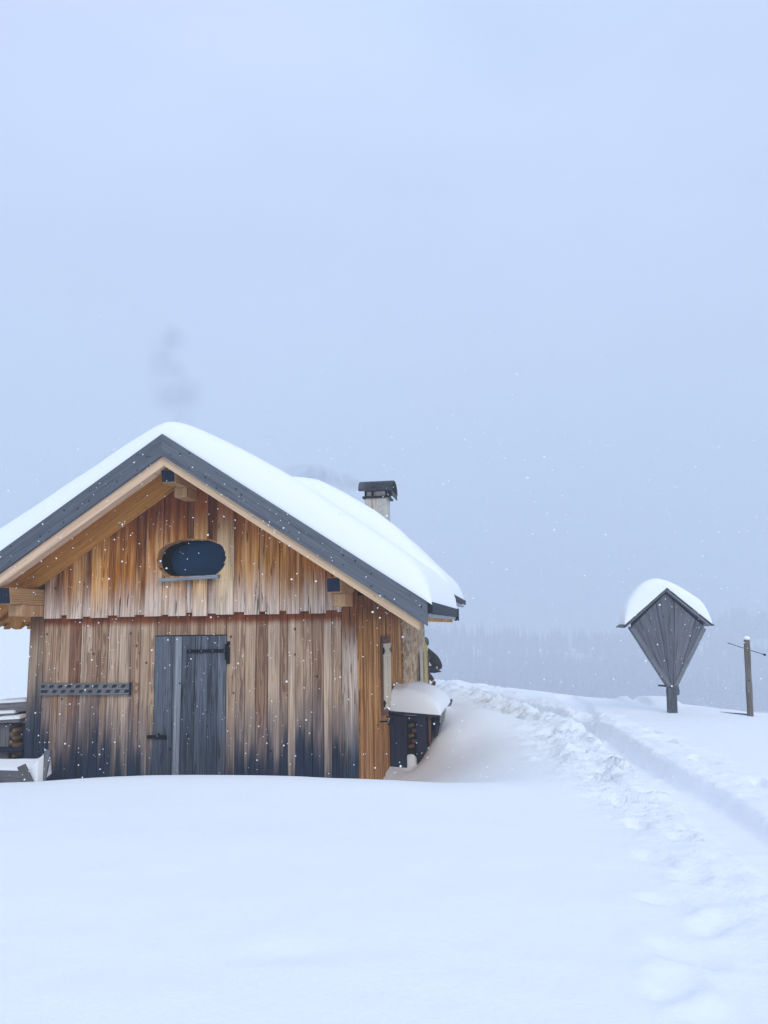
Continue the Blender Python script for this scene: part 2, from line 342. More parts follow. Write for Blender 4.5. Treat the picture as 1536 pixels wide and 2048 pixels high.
# ------------------------------------------------------------------ terrain
def sstep(t): t = np.clip(t, 0, 1); return t * t * (3 - 2 * t)
def hash2(i, j, s=0):
    n = np.sin(i * 127.1 + j * 311.7 + s * 74.7) * 43758.5453
    return n - np.floor(n)
def vnoise(x, y, s=0):
    i, j = np.floor(x), np.floor(y); fx, fy = x - i, y - j; fx = fx * fx * (3 - 2 * fx); fy = fy * fy * (3 - 2 * fy)
    a = hash2(i, j, s); b = hash2(i + 1, j, s); c = hash2(i, j + 1, s); d = hash2(i + 1, j + 1, s)
    return (a * (1 - fx) + b * fx) * (1 - fy) + (c * (1 - fx) + d * fx) * fy - .5
def fbm(x, y, o=4, s=0):
    r = 0; a = 1.0
    for k in range(o): r = r + a * vnoise(x * 2 ** k + 13 * k, y * 2 ** k - 7 * k, s + k); a *= .5
    return r

CT = np.array([
 (-8,7.5,.15),(-6,7.5,.175),(-4.6,7.5,.19),(-3.64,7.5,.201),(-3.29,7.5,.209),(-2.94,7.5,.226),(-2.59,7.5,.240),(-2.23,7.5,.247),(-1.88,7.5,.246),(-1.53,7.5,.240),(-1.18,7.5,.230),(-.83,7.5,.216),(-.28,7.5,.185),(.11,7.5,.161),(.49,7.6,.118),(.88,7.7,.092),
 (-4.6,7.85,.10),(-3.64,7.85,.10),(-2.94,7.85,.12),(-2.23,7.85,.14),(-1.53,7.85,.13),(-.83,7.85,.11),(-.28,7.85,.08),(.11,7.9,.05),(.5,8.0,.02),(.9,8.2,-.01),(1.35,8.2,.03),(1.74,8.6,.02),(2.0,9.2,.03),
 (-5,7.0,.18),(-3.6,7.0,.185),(-2.2,7.0,.215),(-1.2,7.0,.195),(-.3,7.0,.15),(.5,7.0,.10),(1,7.2,.07),(2,7.3,.0),
 (-5,5.5,.12),(-2.5,5.5,.13),(0,5.5,.06),(2,5,-.02),(4,5,-.02),(-3,2.5,.02),(0,2.5,-.02),(3,2.5,-.03),(-4,0,0),(0,0,0),(4,0,0),
 (-6.5,8.8,-.12),(-5,8.7,-.16),(-4,8.7,-.3),(-3,8.7,-.4),(-1.5,8.7,-.42),(-.5,8.7,-.38),(.0,8.7,-.33),(.45,8.9,-.26),(.9,9.2,-.16),(1.3,9.3,-.07),
 (-.343,9.5,-.47),(-2.5,9.6,-.5),(-4.3,10,-.45),(-5.5,10.5,-.1),(-3,13,-.5),(-1.2,13,-.5),(-1,15.5,-.3),
 (-.013,11.57,-.45),(.2,11.45,-.46),(.44,11.5,-.43),(.30,10.6,-.44),(.05,10.3,-.46),(.55,11.45,-.22),(.70,11.5,-.02),(.74,11.9,.06),(.95,12.5,.32),(.95,13.2,.04),
 (.62,10.8,-.30),(.85,10.9,-.13),(1.15,11.1,.03),(1.1,12.2,.33),(1.5,12.2,.31),(1.9,12.0,.22),(.8,10.0,-.24),(1.25,10.2,-.06),(1.8,10.3,.06),(2.3,10.8,.07),
 (1.35,12.8,.08),(1.8,12.8,.02),(.9,14.5,.02),(1.0,16.2,.06),(1.3,18,.02),(1.69,21,.037),(2.8,19.5,.02),(3.72,18,-.01),(4.26,17,-.027),(5.6,15.2,.0),(6.1,14.4,-.02),(6.48,13.4,-.023),
 (5.03,14.0,.0),(6.1,13.35,0),(3,14,.0),(4,12,.03),(4,9,.02),(6,10,0),(6,7,0),(8,9,0),(8,12,-.05),(2.5,16,.0),(0,22,.05),(-2,20,0)], float)
def tps_fit(P, z, lam=1e-4):
    n = len(P); d = np.hypot(P[:, None, 0] - P[None, :, 0], P[:, None, 1] - P[None, :, 1]); K = np.where(d > 0, d * d * np.log(d + 1e-9), 0) + lam * np.eye(n)
    Q = np.c_[np.ones(n), P]; A = np.block([[K, Q], [Q.T, np.zeros((3, 3))]]); return np.linalg.solve(A, np.r_[z, 0, 0, 0])
CW = tps_fit(CT[:, :2], CT[:, 2])
def tps(x, y):
    r = CW[-3] + CW[-2] * x + CW[-1] * y
    for k in range(len(CT)):
        d2 = (x - CT[k, 0]) ** 2 + (y - CT[k, 1]) ** 2; r = r + CW[k] * .5 * d2 * np.log(d2 + 1e-12)
    return r
SKX = [-60, -14, -5, 0, 1.69, 2.8, 3.72, 4.45, 5.0, 5.63, 6.1, 6.48, 8, 14, 60]
SKY_ = [60, 48, 40, 26, 21.6, 20, 18.5, 17.2, 16.5, 15.5, 14.8, 13.9, 13.0, 14, 30]
TRAIL = [(.9, 24), (1.56, 21.1), (1.95, 19.2), (2.50, 16.9), (2.88, 15.2), (3.10, 13.6), (3.12, 12.2), (3.02, 10.9), (2.93, 9.6), (2.90, 8.4), (2.88, 7.3), (2.74, 6.3), (2.66, 5.2), (2.75, 4.0), (2.9, 2.5), (3.1, 0)]
BRANCH = [(3.20, 12.9), (3.5, 14.0), (3.9, 16.2), (4.05, 17.8)]
def polydist(x, y, poly):
    best = np.full(x.shape, 1e9); side = np.zeros(x.shape)
    for (a, b), (c, d) in zip(poly[:-1], poly[1:]):
        vx, vy = c - a, d - b; L2 = vx * vx + vy * vy
        t = np.clip(((x - a) * vx + (y - b) * vy) / L2, 0, 1); dx, dy = x - a - t * vx, y - b - t * vy
        q = np.hypot(dx, dy); m = q < best; best = np.where(m, q, best); side = np.where(m, np.sign(vx * (y - b) - vy * (x - a)), side)
    return best, side
LUMPS = []
_r = random.Random(5)
def along(poly, t):
    L = [math.hypot(c - a, d - b) for (a, b), (c, d) in zip(poly[:-1], poly[1:])]; s = t * sum(L)
    for l, (a, b), (c, d) in zip(L, poly[:-1], poly[1:]):
        if s <= l: return a + (c - a) * s / l, b + (d - b) * s / l, (c - a) / l, (d - b) / l
        s -= l
    return c, d, 0, -1
for k in range(1100):
    x, y, dx, dy = along(TRAIL, _r.random() * .86); off = (.30 + abs(_r.gauss(0, .33))) * _r.choice((-1, 1, 1))
    LUMPS.append((x + dy * off, y - dx * off, _r.uniform(.025, .085), _r.uniform(.008, .032)))
for k in range(160):
    x, y, dx, dy = along(TRAIL, _r.random() * .9); off = _r.uniform(-.2, .2)
    LUMPS.append((x + dy * off, y - dx * off, _r.uniform(.04, .09), _r.uniform(.008, .025)))
FEET = [(2.10,7.31),(1.83,5.5),(1.95,5.22),(1.58,4.70),(1.76,4.42),(1.47,4.10),(1.25,3.75),(1.33,3.40),(2.17,8.22),(2.25,11.0),(2.15,13.3),(2.35,9.6),(2.42,8.6),(2.0,6.5),(2.18,6.1),(2.3,12.2),
        (2.05,14.4),(1.85,15.6),(1.7,17.0),(3.55,9.0),(3.6,10.2),(3.7,7.9),(3.75,11.2),(3.4,6.6),(2.55,10.3),(1.15,3.05),(2.45,7.5)]
def terrain(x, y, detail=True, want_mask=False):
    win = sstep((x + 11) / 3) * sstep((12 - x) / 3) * sstep((27 - y) / 4) * sstep((y + 3) / 3)
    z = np.where(win > 0, tps(np.clip(x, -11, 12), np.clip(y, -3, 27)), 0) * win
    z = z + .018 * fbm(x / 2.2, y / 2.2, 2, 3) * sstep((6.4 - y) / 2.5)
    # rise to the left of the hut
    z = z + 2.6 * sstep((-x - 5) / 16) * sstep((y - 12) / 34)
    s = (y - np.interp(x, SKX, SKY_)) * .75; s = np.maximum(s, 0)
    dr = s * s / (s + 2.5)
    z = z - 52 * (1 - np.exp(-dr / 110))
    far = np.maximum(y - 430 - .1 * np.abs(x), 0); z = z + 85 * np.tanh(.17 * far * far / (far + 60) / 85) + sstep(far / 200) * 24 * fbm(x / 170, y / 170, 3, 9)
    if detail:
        near = (x > -6) & (x < 9) & (y > -1) & (y < 28)
        d, sd_ = polydist(x, y, TRAIL); d2, _ = polydist(x, y, BRANCH)
        wob = .06 * fbm(x * 1.6, y * 1.6, 3, 21)
        tr = sstep(((.20 + .05 * sstep((11 - y) / 5) + .6 * wob) - d) / (.11 + .05 * sstep((9 - y) / 3)) + .5)
        fl = .40 + .60 * sstep((y - 5) / 6)
        z = z - .235 * fl * tr * near
        z = z - .09 * sstep(((.20 + wob) - d2) / .16 + .5) * near
        # banks of pushed-up snow
        rs = np.where(sd_ > 0, .45, 1.0)
        bank = np.exp(-((d - .55 - wob) / .28) ** 2) * near * rs
        yf_ = .25 + .75 * sstep((y - 6.5) / 4)
        z = z + .050 * yf_ * bank * (.6 + 1.2 * (fbm(x * 2.3, y * 2.3, 3, 31) + .3))
        band = np.exp(-((d - .5) / .5) ** 2) * near * sstep((22 - y) / 3) * rs
        z = z + yf_ * (.10 * band * fbm(x * 3.6, y * 3.6, 3, 41) + .07 * band * np.abs(fbm(x * 8, y * 8, 2, 51)))
        z = z + .004 * fbm(x * 1.3 + y * .4, y * 3.0, 3, 77) * near + (.012 * fbm(x * .8 + y * .3, y * 1.9, 3, 78) + .0035 * fbm(x * 4 + y, y * 7, 3, 79)) * sstep((6.7 - y) / .8) * near
        # trodden strip between the drift and the trench
        tw = np.exp(-((x - (2.15 + .02 * (y - 9))) / .33) ** 2) * sstep((y - 5.5) / 2.5) * sstep((19 - y) / 2) * near
        z = z + .085 * tw * fbm(x * 3.6 + 5, y * 3.0, 3, 61) - .02 * tw
        tw2 = np.exp(-((d - .2) / .9) ** 2) * sstep((y - 12) / 2) * sstep((24 - y) / 3) * near
        z = z + .10 * tw2 * fbm(x * 2.4 + 9, y * 2.0, 3, 71)
        wx, wy = .11 * fbm(x * 4.5, y * 4.5, 3, 91), .11 * fbm(x * 4.5 + 40, y * 4.5, 3, 92)
        for fi, (fx, fy) in enumerate(FEET):
            ta = math.sin(fi * 2.7) * .7; ex, ey = x - fx + wx, y - fy + wy
            q = ((ex * math.cos(ta) + ey * math.sin(ta)) / .10) ** 2 + ((ey * math.cos(ta) - ex * math.sin(ta)) / .19) ** 2
            m = q < 6
            z = z - np.where(m, (.022 + .062 * sstep((fy - 4.5) / 4)) * sstep((1.2 - q) / .7), 0) + np.where(m, .008 * np.exp(-(q - 1.8) ** 2), 0)
        for lx, ly, lr, lh in LUMPS:
            m = (np.abs(x - lx) < lr) & (np.abs(y - ly) < lr)
            if m.any():
                q = ((x[m] - lx) ** 2 + (y[m] - ly) ** 2) / lr ** 2
                z[m] += lh * (.25 + .75 * min(1, max(0, (ly - 5) / 5))) * np.clip(1 - q, 0, 1) ** .4
        # snow-buried humps on the edge of the plateau
        z = z + .11 * np.exp(-((x - 4.87) / .13) ** 2 - ((y - 16.2) / .5) ** 2)
        z = z + .125 * sstep((x - 5.05) / .07) * sstep((5.72 - x) / .10) * np.exp(-((y - 15.75) / .55) ** 4)
        z = z + .05 * np.exp(-((x - 2.75) / .09) ** 2 - ((y - 19.4) / .3) ** 2)
        z = z + .04 * np.exp(-((x - 5.95) / .35) ** 2 - ((y - 14.2) / .35) ** 2)
        # soft dents in the foreground
        z = z - .016 * np.exp(-((x + .55 + .1 * fbm(x * 3, y * 3, 2, 95)) / .22) ** 2 - ((y - 4.05) / .09) ** 2) + .008 * np.exp(-((x + .5) / .3) ** 2 - ((y - 4.3) / .15) ** 2)
    if want_mask: return np.clip((band + tw + tw2 * .8) * near * (1 - .75 * tr) * (.5 + .5 * sstep((y - 5) / 4)), 0, 1)
    return z
def gz_(x, y): return float(terrain(np.array([float(x)]), np.array([float(y)]))[0])
def grow(a, b, step, lim, g):
    r = []; s = step; p = b
    while p < lim: s *= g; p += s; r.append(p)
    return r
xs = list(np.arange(-5.5, 7.2, .045)); xs = [-q for q in grow(0, 5.5, .05, 1280, 1.12)][::-1] + xs + grow(0, 7.2, .05, 1280, 1.12)
ys = list(np.arange(2.6, 17.2, .045)) + list(np.arange(17.2, 24, .09)); ys = [-20, -8, -3, 0, 1, 1.7, 2.2] + ys + grow(0, 24, .09, 1400, 1.045)
X, Y = np.meshgrid(np.array(xs), np.array(ys)); nx, ny = len(xs), len(ys)
Z = terrain(X, Y)
me = bpy.data.meshes.new('snow_ground')
vv = np.c_[X.ravel(), Y.ravel(), Z.ravel()]
i = np.arange(nx - 1)[None, :] + np.arange(ny - 1)[:, None] * nx
ff = np.stack([i, i + 1, i + nx + 1, i + nx], -1).reshape(-1, 4)
me.from_pydata(vv.tolist(), [], ff.tolist()); me.polygons.foreach_set('use_smooth', np.ones(len(ff), bool)); me.update()
at = me.attributes.new('trodden', 'FLOAT', 'POINT'); at.data.foreach_set('value', terrain(X, Y, True, True).astype(np.float32).ravel())
g = link('snow_ground', me, M['snow']); tag(g, kind='structure')

# ------------------------------------------------------------------ hut
OX, OY = -.343, 9.5
PSI = R(YAW)
U = V((math.cos(PSI), -math.sin(PSI), 0)); W_ = V((math.sin(PSI), math.cos(PSI), 0))
def world(x, y, z): return V((OX, OY, 0)) + U * x + W_ * y + V((0, 0, z))
hut = empty('mountain_hut', (OX, OY, 0), -PSI)
tag(hut, 'small weathered wooden mountain hut with grey door, oval gable window and stone rear wall', 'hut')
XC, TAN = -2.18, .6576
XL, XR = -4.345, 0.0
ZB = -.62
def ztop(x): return 3.91 - TAN * abs(x - XC)
cs = 1 / math.sqrt(1 + TAN * TAN)

# lower front wall
mb = MB(); x = -4.15
while x < -.20:
    wdt = random.choice((.105, .12, .125, .14, .155, .10)); x1 = min(x + wdt, -.185)
    if x1 - x > .03:
        y0 = -.012 + random.uniform(-.004, .003)
        for (a, b) in ([(ZB, 1.9)] if (x1 < -2.60 or x > -1.67) else [(1.525, 1.9)]):
            if x < -2.615 < x1: mb.box((x, y0, ZB), (-2.615, .02, b)); mb.box((-2.615, y0, 1.525), (x1 - .007, .02, b)); continue
            if x < -1.665 < x1: mb.box((-1.665, y0, ZB), (x1 - .007, .02, b)); mb.box((x, y0, 1.525), (-1.665, .02, b)); continue
            mb.box((x, y0, a), (x1 - .007, .02, b))
    x = x1 + .0
    if x1 >= -.186: break
# boards that the door edge fell into are closed up with a narrow filler
mb.build('front_wall', M['clad_low'], hut)
mb = MB(); mb.box((-4.3, .021, ZB), (-.02, .10, 1.95)); mb.box((-4.3, .10, 1.9), (-.02, .14, 2.0))
mb.prism([(-4.3, 1.9), (-.02, 1.9), (-.02, ztop(-.02) - .12), (XC, 3.91 - .12), (-4.3, ztop(-4.3) - .12)], .40, .44)
mb.build('inner_wall', M['dark'], hut)

# corner posts
mb = MB(); mb.box((-4.345, -.035, ZB), (-4.225, .10, 1.80)); mb.box((-4.222, -.028, ZB), (-4.152, .05, 1.80))
mb.build('corner_post', M['post_wood'], hut, .004)
mb = MB(); mb.bar((-.098, -.02, ZB), (-.094, -.02, 2.02), (.190, 0, 0), (0, .05, 0))
mb.build('corner_board', M['corner_wood'], hut, .003)
mb = MB(); mb.box((-.13, -.028, 2.0), (-.035, .03, 2.30)); mb.box((-.034, -.028, 1.2), (.004, .0, 2.33))
mb.build('corner_board', M['clad_side'], hut)

# gable cladding with an opening
WIN = [(-2.601,2.491),(-2.561,2.618),(-2.442,2.687),(-2.363,2.703),(-2.317,2.731),(-1.929,2.726),(-1.834,2.686),(-1.717,2.644),(-1.668,2.525),(-1.674,2.392),(-1.75,2.303),(-1.82,2.264),(-2.44,2.266),(-2.496,2.308),(-2.569,2.363)]
def densify(poly, it=1):
    P = poly
    for _ in range(it):
        Q = []
        for a, b in zip(P, P[1:] + P[:1]):
            Q += [(a[0] * .78 + b[0] * .22, a[1] * .78 + b[1] * .22), (a[0] * .22 + b[0] * .78, a[1] * .22 + b[1] * .78)]
        P = Q
    return P
WIN = densify(WIN, 1)
def winspan(x):
    zs = []
    for (a, b), (c, d) in zip(WIN, WIN[1:] + WIN[:1]):
        if (a - x) * (c - x) < 0: zs.append(b + (d - b) * (x - a) / (c - a))
    return (min(zs), max(zs)) if len(zs) >= 2 else None
mb = MB(); x = -4.13; k = 0
while x < -.22:
    wdt = random.choice((.17, .19, .21, .23)) if k % 2 == 0 else random.choice((.09, .12, .14))
    x1 = min(x + wdt, -.19); y0 = -.078 if k % 2 == 0 else -.056
    zb = 1.775 + (random.uniform(-.035, -.005) if k % 2 == 0 else random.uniform(.0, .03)) + .012 * (x + 4) / 4
    wr = (random.random(), random.random(), random.random()); c = (x + x1) / 2; e = x1 - .004
    cuts = [x]
    if e > min(p[0] for p in WIN) and x < max(p[0] for p in WIN):
        q = x
        while q + .014 < e: q += .014; cuts.append(q)
    cuts.append(e)
    for a, b in zip(cuts[:-1], cuts[1:]):
        sp = winspan((a + b) / 2)
        for lo, hi_ in ([(zb, None)] if not sp else [(zb, sp[0]), (sp[1], None)]):
            P = []
            for zz in (0, 1):
                for (px_, py_) in ((a, y0), (b, y0), (b, -.0405), (a, -.0405)):
                    P.append(V((px_, py_, lo if zz == 0 else (hi_ if hi_ is not None else ztop(px_) - .20))))
            mb.hexa(P, [(p.x - c, p.y + .06, p.z - 1.7) for p in P], wr)
    x = x1 - (.0 if k % 2 == 0 else 0); k += 1
    if x1 >= -.191: break
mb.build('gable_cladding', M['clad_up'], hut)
mb = MB()     # backing behind the gable boards, hole left for the window
for a in np.arange(-4.14, -.03, .02):
    b = min(a + .02, -.03); sp = winspan((a + b) / 2)
    for lo, hi_ in ([(1.80, None)] if not sp else [(1.80, sp[0]), (sp[1], None)]):
        P = [V((px_, py_, lo if zz == 0 else (hi_ if hi_ is not None else ztop(px_) - .16))) for zz in (0, 1) for (px_, py_) in ((a, -.040), (b, -.040), (b, .02), (a, .02))]
        mb.hexa(P)
mb.build('gable_backing', M['soffit'], hut)

# gable window
win = MB(); n = len(WIN); cx = sum(p[0] for p in WIN) / n; cz = sum(p[1] for p in WIN) / n
vs = [(a, -.072, b) for a, b in WIN] + [(a, .075, b) for a, b in WIN] + [(cx + (a - cx) * 1.06, -.06, cz + (b - cz) * 1.06) for a, b in WIN] + [(cx + (a - cx) * 1.06, .075, cz + (b - cz) * 1.06) for a, b in WIN]
fs = [(i, (i + 1) % n, n + (i + 1) % n, n + i) for i in range(n)] + [(i, 2 * n + i, 2 * n + (i + 1) % n, (i + 1) % n) for i in range(n)]
wc = [(p[1], 0, p[0]) for p in vs]
win.raw(vs, fs, wc)
wf = win.build('gable_window', M['beam'], hut)
gb = MB(); P = [(a + .075, b) for a, b in WIN]
gb.raw([(a, .20, b) for a, b in P], [tuple(range(n))]); pass
gb.build('glass', M['glass'], wf)
# (dark gap between lining and pane)
gd = MB(); gd.box((-2.75, .235, 2.15), (-1.55, .25, 2.85)); gd.build('window_recess', M['dark'], wf)
sb = MB(); sb.bar((-2.53, -.115, 2.218), (-1.74, -.115, 2.246), (0, .085, .004), (0, -.002, .045)); sb.build('sill', M['pale_batten'], wf, .004)

# door
door = MB(); x = -2.608; k = 0
for wdt in (.24, .12, .175, .165, .135, .108):
    yy = -.022 + (0, .006, -.004, .003, -.003, .002)[k]
    door.box((x, yy, ZB), (x + wdt - .005, .02, 1.512)); x += wdt; k += 1
dr = door.build('door', M['door_wood'], hut)
b = MB(); b.bar((-2.297, -.033, ZB), (-2.290, -.033, 1.508), (.088, 0, 0), (0, .026, 0)); b.build('batten', M['pale_batten'], dr, .012)
def strap(name, x0, x1, z0, z1, plate, parent, y=-.036, h=.042):
    s = MB(); s.bar((x0, y, z0), (x1, y, z1), (0, 0, h), (0, .008, 0))
    s.ball((x0, y, z0), h / 2 * .98, 4, 8, sc=(1, .18, 1))
    if plate: s.box((plate[0], y - .006, plate[2]), (plate[1], y + .014, plate[3])); s.tube([(plate[0] - .004, y - .012, plate[2] + .05), (plate[0] - .004, y - .012, plate[3] - .03)], .012, 8)
    for q in np.linspace(x0 + .03, x1 - .03, 4): s.ball((q, y - .006, z0 + (z1 - z0) * (q - x0) / (x1 - x0)), .008, 4, 6, mi=1)
    return s.build(name, [M['iron'], M['zinc']], parent)
strap('strap_hinge', -2.165, -1.655, 1.322, 1.327, (-1.660, -1.618, 1.165, 1.440), dr)
s = MB(); s.box((-2.680, -.045, .262), (-2.615, -.012, .300)); s.box((-2.60, -.045, .255), (-2.425, -.024, .300)); s.tube([(-2.67, -.055, .281), (-2.44, -.055, .279)], .010, 8)
s.box((-2.53, -.062, .27), (-2.51, -.045, .325)); s.build('bolt_latch', M['iron'], dr)
mb = MB(); mb.box((-2.616, -.016, ZB), (-2.609, .0, 1.522)); mb.box((-1.672, -.016, ZB), (-1.665, .0, 1.522)); mb.box((-2.612, -.020, 1.514), (-1.668, .0, 1.524), 0)
mb.build('door_gap', M['dark'], hut)

# slotted vent board, slots are real openings
sl_ = MB(); z0, z1, x0, x1, yb, yf = .790, .940, -4.150, -2.930, -.040, -.056
rows = [(.885, .912), (.823, .850)]
sl_.box((x0, yf, .918), (x1, yb, z1), 0, (.3, .4, .2)); sl_.box((x0, yf, .855), (x1, yb, .880), 0, (.3, .4, .2)); sl_.box((x0, yf, z0), (x1, yb, .818), 0, (.3, .4, .2))
for r_i, (ra, rb) in enumerate(((.880, .918), (.818, .855))):
    x = x0 - .02 + .045 * r_i
    while x < x1:
        sx0, sx1 = x + .075, x + .075 + .062      # solid between slots
        a_, b_ = max(sx0, x0), min(sx1, x1)
        if b_ > a_: sl_.hexa([V(p) for p in ((a_, yf, ra), (b_, yf, ra), (b_, yb, ra), (a_, yb, ra), (a_ + .02, yf, rb), (b_ + .02 if b_ < x1 else b_, yf, rb), (b_ + .02 if b_ < x1 else b_, yb, rb), (a_ + .02, yb, rb))], None, (.3, .4, .2))
        x += .123
so = sl_.build('vent_board', M['grey_wood'], hut)
s = MB(); s.box((x0, -.039, z0 + .005), (x1 - .005, -.025, z1 - .005)); s.build('vent_backing', M['slot'], so)
s = MB(); s.box((x1 + .001, -.062, z0 - .004), (x1 + .016, -.02, z1 + .004)); s.build('end_cleat', M['dark_wood'], so)

# beams under the eaves
for nm, xa, xb, za, zb in (('ridge_beam', -2.235, -2.065, 3.345, 3.495), ('side_beam', -.205, -.045, 1.985, 2.150), ('side_beam', -4.335, -4.150, 1.935, 2.135)):
    mb = MB(); f0 = -.78
    # nose is cut back underneath
    P = [V(p) for p in ((xa, f0 + .035, za + .0), (xb, f0 + .035, za), (xb, .05, za - .002), (xa, .05, za - .002), (xa, f0, zb), (xb, f0, zb), (xb, .05, zb), (xa, .05, zb))]
    wc = [(p.z - za, p.x - xa, p.y) for p in P]
    mb.hexa(P, wc); o = mb.build(nm, M['beam'], hut, .004)
    e_ = MB(); e_.hexa([V(p) for p in ((xa + .006, f0 + .024, za + .008), (xb - .006, f0 + .024, za + .008), (xb - .006, f0 + .045, za + .008), (xa + .006, f0 + .045, za + .008), (xa + .006, f0 - .008, zb - .005), (xb - .006, f0 - .008, zb - .005), (xb - .006, f0 + .02, zb - .005), (xa + .006, f0 + .02, zb - .005))])
    e_.build('end_grain', M['beam_end'], o)
    # bracket below, shorter
    br = MB(); dz = .145 if nm == 'side_beam' else .12; f1 = -.52 if nm == 'side_beam' else -.40
    prof = [(f1, za - .006), (.03, za - .006), (.03, za - dz), (f1 + .02, za - dz), (f1, za - dz + .02)]
    br.prism(prof, xa + .004, xb - .004, 0, 'x'); br.build('bracket', M['beam'], hut, .003)

s = MB(); lobe = [(-5.35, 1.74), (-5.03, 1.735)] + [(-4.905 + .095 * math.cos(a_), 1.735 - .105 * math.sin(a_)) for a_ in np.linspace(math.pi, 0, 10)] + [(-4.72, 1.745), (-4.36, 1.76), (-4.36, 1.93), (-5.35, 1.93)]
s.prism(lobe, .48, .53); s.build('scalloped_board', M['soffit'], hut)
# roof
RO = .95                 # eave X on the right
XLo = XC - (RO - XC)     # left eave
def slopebox(mb, side, s0, s1, y0, y1, off0, off1, dz=0, wr=None, along_y=True, mi=0):
    """slab parallel to the roof plane; s = horizontal distance from ridge; off = vertical distance under the roof top (positive = below)"""
    P = []; wc = []
    for off in (off1, off0):
        for (s_, y_) in ((s0, y0), (s1, y0), (s1, y1), (s0, y1)):
            P.append(V((XC + side * s_, y_, 3.91 + dz - TAN * s_ - off)))
            sl_len = s_ / cs
            wc.append((sl_len - (s0 + s1) / 2 / cs, off, y_) if along_y else (off - (off0 + off1) / 2, y_ - (y0 + y1) / 2, sl_len))
    if side < 0: pass
    mb.hexa(P, wc, wr, mi)
SR = RO - XC
for side in (-1, 1):
    mb = MB(); slopebox(mb, side, 0, SR - (0.0), -.895, -.850, -.004, .262, 0, None, False)
    if side > 0: pass
    for k in range(17):
        s_ = .12 + k * .185 + random.uniform(-.08, .08)
        for q in (.06, .20):
            mb.ball((XC + side * s_, -.897, 3.91 - TAN * s_ - q + random.uniform(-.035, .035)), random.choice((.004, .006, .008, .011)), 4, 6, mi=1, sc=(1, .3, 1))
    mb.build('bargeboard', [M['barge'], M['nail']], hut)
    mb = MB(); slopebox(mb, side, .0, SR - .10, -.848, -.70, .10, .385 if side < 0 else .37, 0, None, False)
    mb.build('verge_rafter', M['tan'], hut, .004)
    # soffit boards running along the slope direction of the eaves
    mb = MB(); s_ = .0
    while s_ < SR - .02:
        slopebox(mb, side, s_, min(s_ + .15, SR - .02) - .004, -.85, 3.55, .055, .095); s_ += .15
    mb.build('roof_deck', M['soffit'], hut)
    mb = MB(); slopebox(mb, side, 0, SR, -.86, 3.55, .0, .052); mb.build('roof_covering', M['tar'], hut)
    mb = MB(); slopebox(mb, side, .05, SR - .50, -.20, -.082, .10, .405, 0, None, False); mb.build('wall_rafter', M['soffit'], hut)
    for yy in np.arange(-.6, 3.3, .27):
        if side < 0 and yy < .0: continue
        mb = MB(); slopebox(mb, side, 2.4, SR - .03, yy, yy + .13, .097, .235, 0, None, False)
        mb.build('rafter_tail', M['soffit'], hut)
    # raised rear roof
    SR2 = .85 - XC
    mb = MB(); slopebox(mb, side, 0, SR2, 3.45, 7.42, -.22, -.12); 
    mb.build('rear_roof', M['tar'], hut)
    mb = MB(); slopebox(mb, side, 0, SR2 - .03, 3.47, 7.4, -.117, -.06); 
    mb.build('rear_roof_deck', M['brown_wood'], hut)
    mb = MB(); slopebox(mb, side, 2.2, SR2 + .005, 3.43, 3.449, -.222, -.04, 0, None, False); mb.build('rear_verge_board', M['grey_wood'], hut)
    for yy in np.arange(3.6, 7.3, .33):
        mb = MB(); slopebox(mb, side, 2.1, SR2 - .12, yy, yy + .09, -.057, .06, 0, None, False)
        mb.build('rafter_tail', M['soffit'], hut)
for side in (1, -1):
    xe = RO if side > 0 else XLo; ze = ztop(RO)
    mb = MB(); sx = side
    a, b_ = (xe + .0 * sx, xe + .055 * sx); a, b_ = min(a, b_), max(a, b_)
    mb.box((a, -.84, ze - .125), (b_, 3.30, ze - .0), 1); mb.box((a - .0, 3.302, ze - .19), (b_ + .015, 3.40, ze + .005), 1)
    mb.build('gutter', M['tar'], hut)
    mb = MB(); mb.box((xe - .02 * sx - .02, -.845, ze - .17), (xe - .02 * sx + .045, 3.25, ze - .128), 1); mb.build('drip_edge', M['zinc'], hut)
    xe2 = .85 if side > 0 else XC - SR2; ze2 = 3.91 + .22 - TAN * SR2
    mb = MB(); mb.box((xe2 + .002, 3.46, ze2 - .12), (xe2 + .07, 7.4, ze2 - .03), 1) if side > 0 else mb.box((xe2 - .07, 3.46, ze2 - .12), (xe2 - .002, 7.4, ze2 - .03), 1)
    mb.build('rear_gutter', M['tar'], hut)
    mb = MB(); mb.box((xe2 - .05, 3.47, ze2 - .17), (xe2 + .03, 7.35, ze2 - .125), 1); mb.build('rear_drip_edge', M['zinc'], hut)

# side wall of narrow boards (right side, receding), and its twin on the left
for side, xw in ((1, 0.0), (-1, XL)):
    mb = MB(); y = .0; k = 0
    while y < 3.77:
        wdt = random.choice((.07, .085, .10, .12)); y1 = min(y + wdt, 3.77)
        if not (side > 0 and y < 2.28 and y1 > 1.56 and False):
            t_ = random.uniform(.0, .014) + .012
            a = (xw - .03, y, ZB) if side > 0 else (xw - t_ + .03, y, ZB); c = (xw + t_, y1 - .006, 1.98) if side > 0 else (xw + .06, y1 - .006, 1.98)
            mb.box(a, c)
        y = y1
    mb.build('side_wall', M['clad_side'], hut)
for a_, b_ in ((( -.10, .0, ZB), (-.032, 3.77, 1.98)), ((XL + .061, .105, ZB), (XL + .1, 3.77, 1.98))): mb = MB(); mb.box(a_, b_); mb.build('wall_lining', M['dark'], hut)
mb = MB(); mb.box((-.30, 3.775, ZB), (.035, 7.20, 2.32)); mb.box((XL + .0, 3.775, ZB), (XL + .3, 7.20, 2.32)); mb.box((XL + .3, 6.95, ZB), (-.30, 7.15, 2.3)); mb.box((XL + .3, 3.80, ZB), (-.30, 4.0, 2.3))
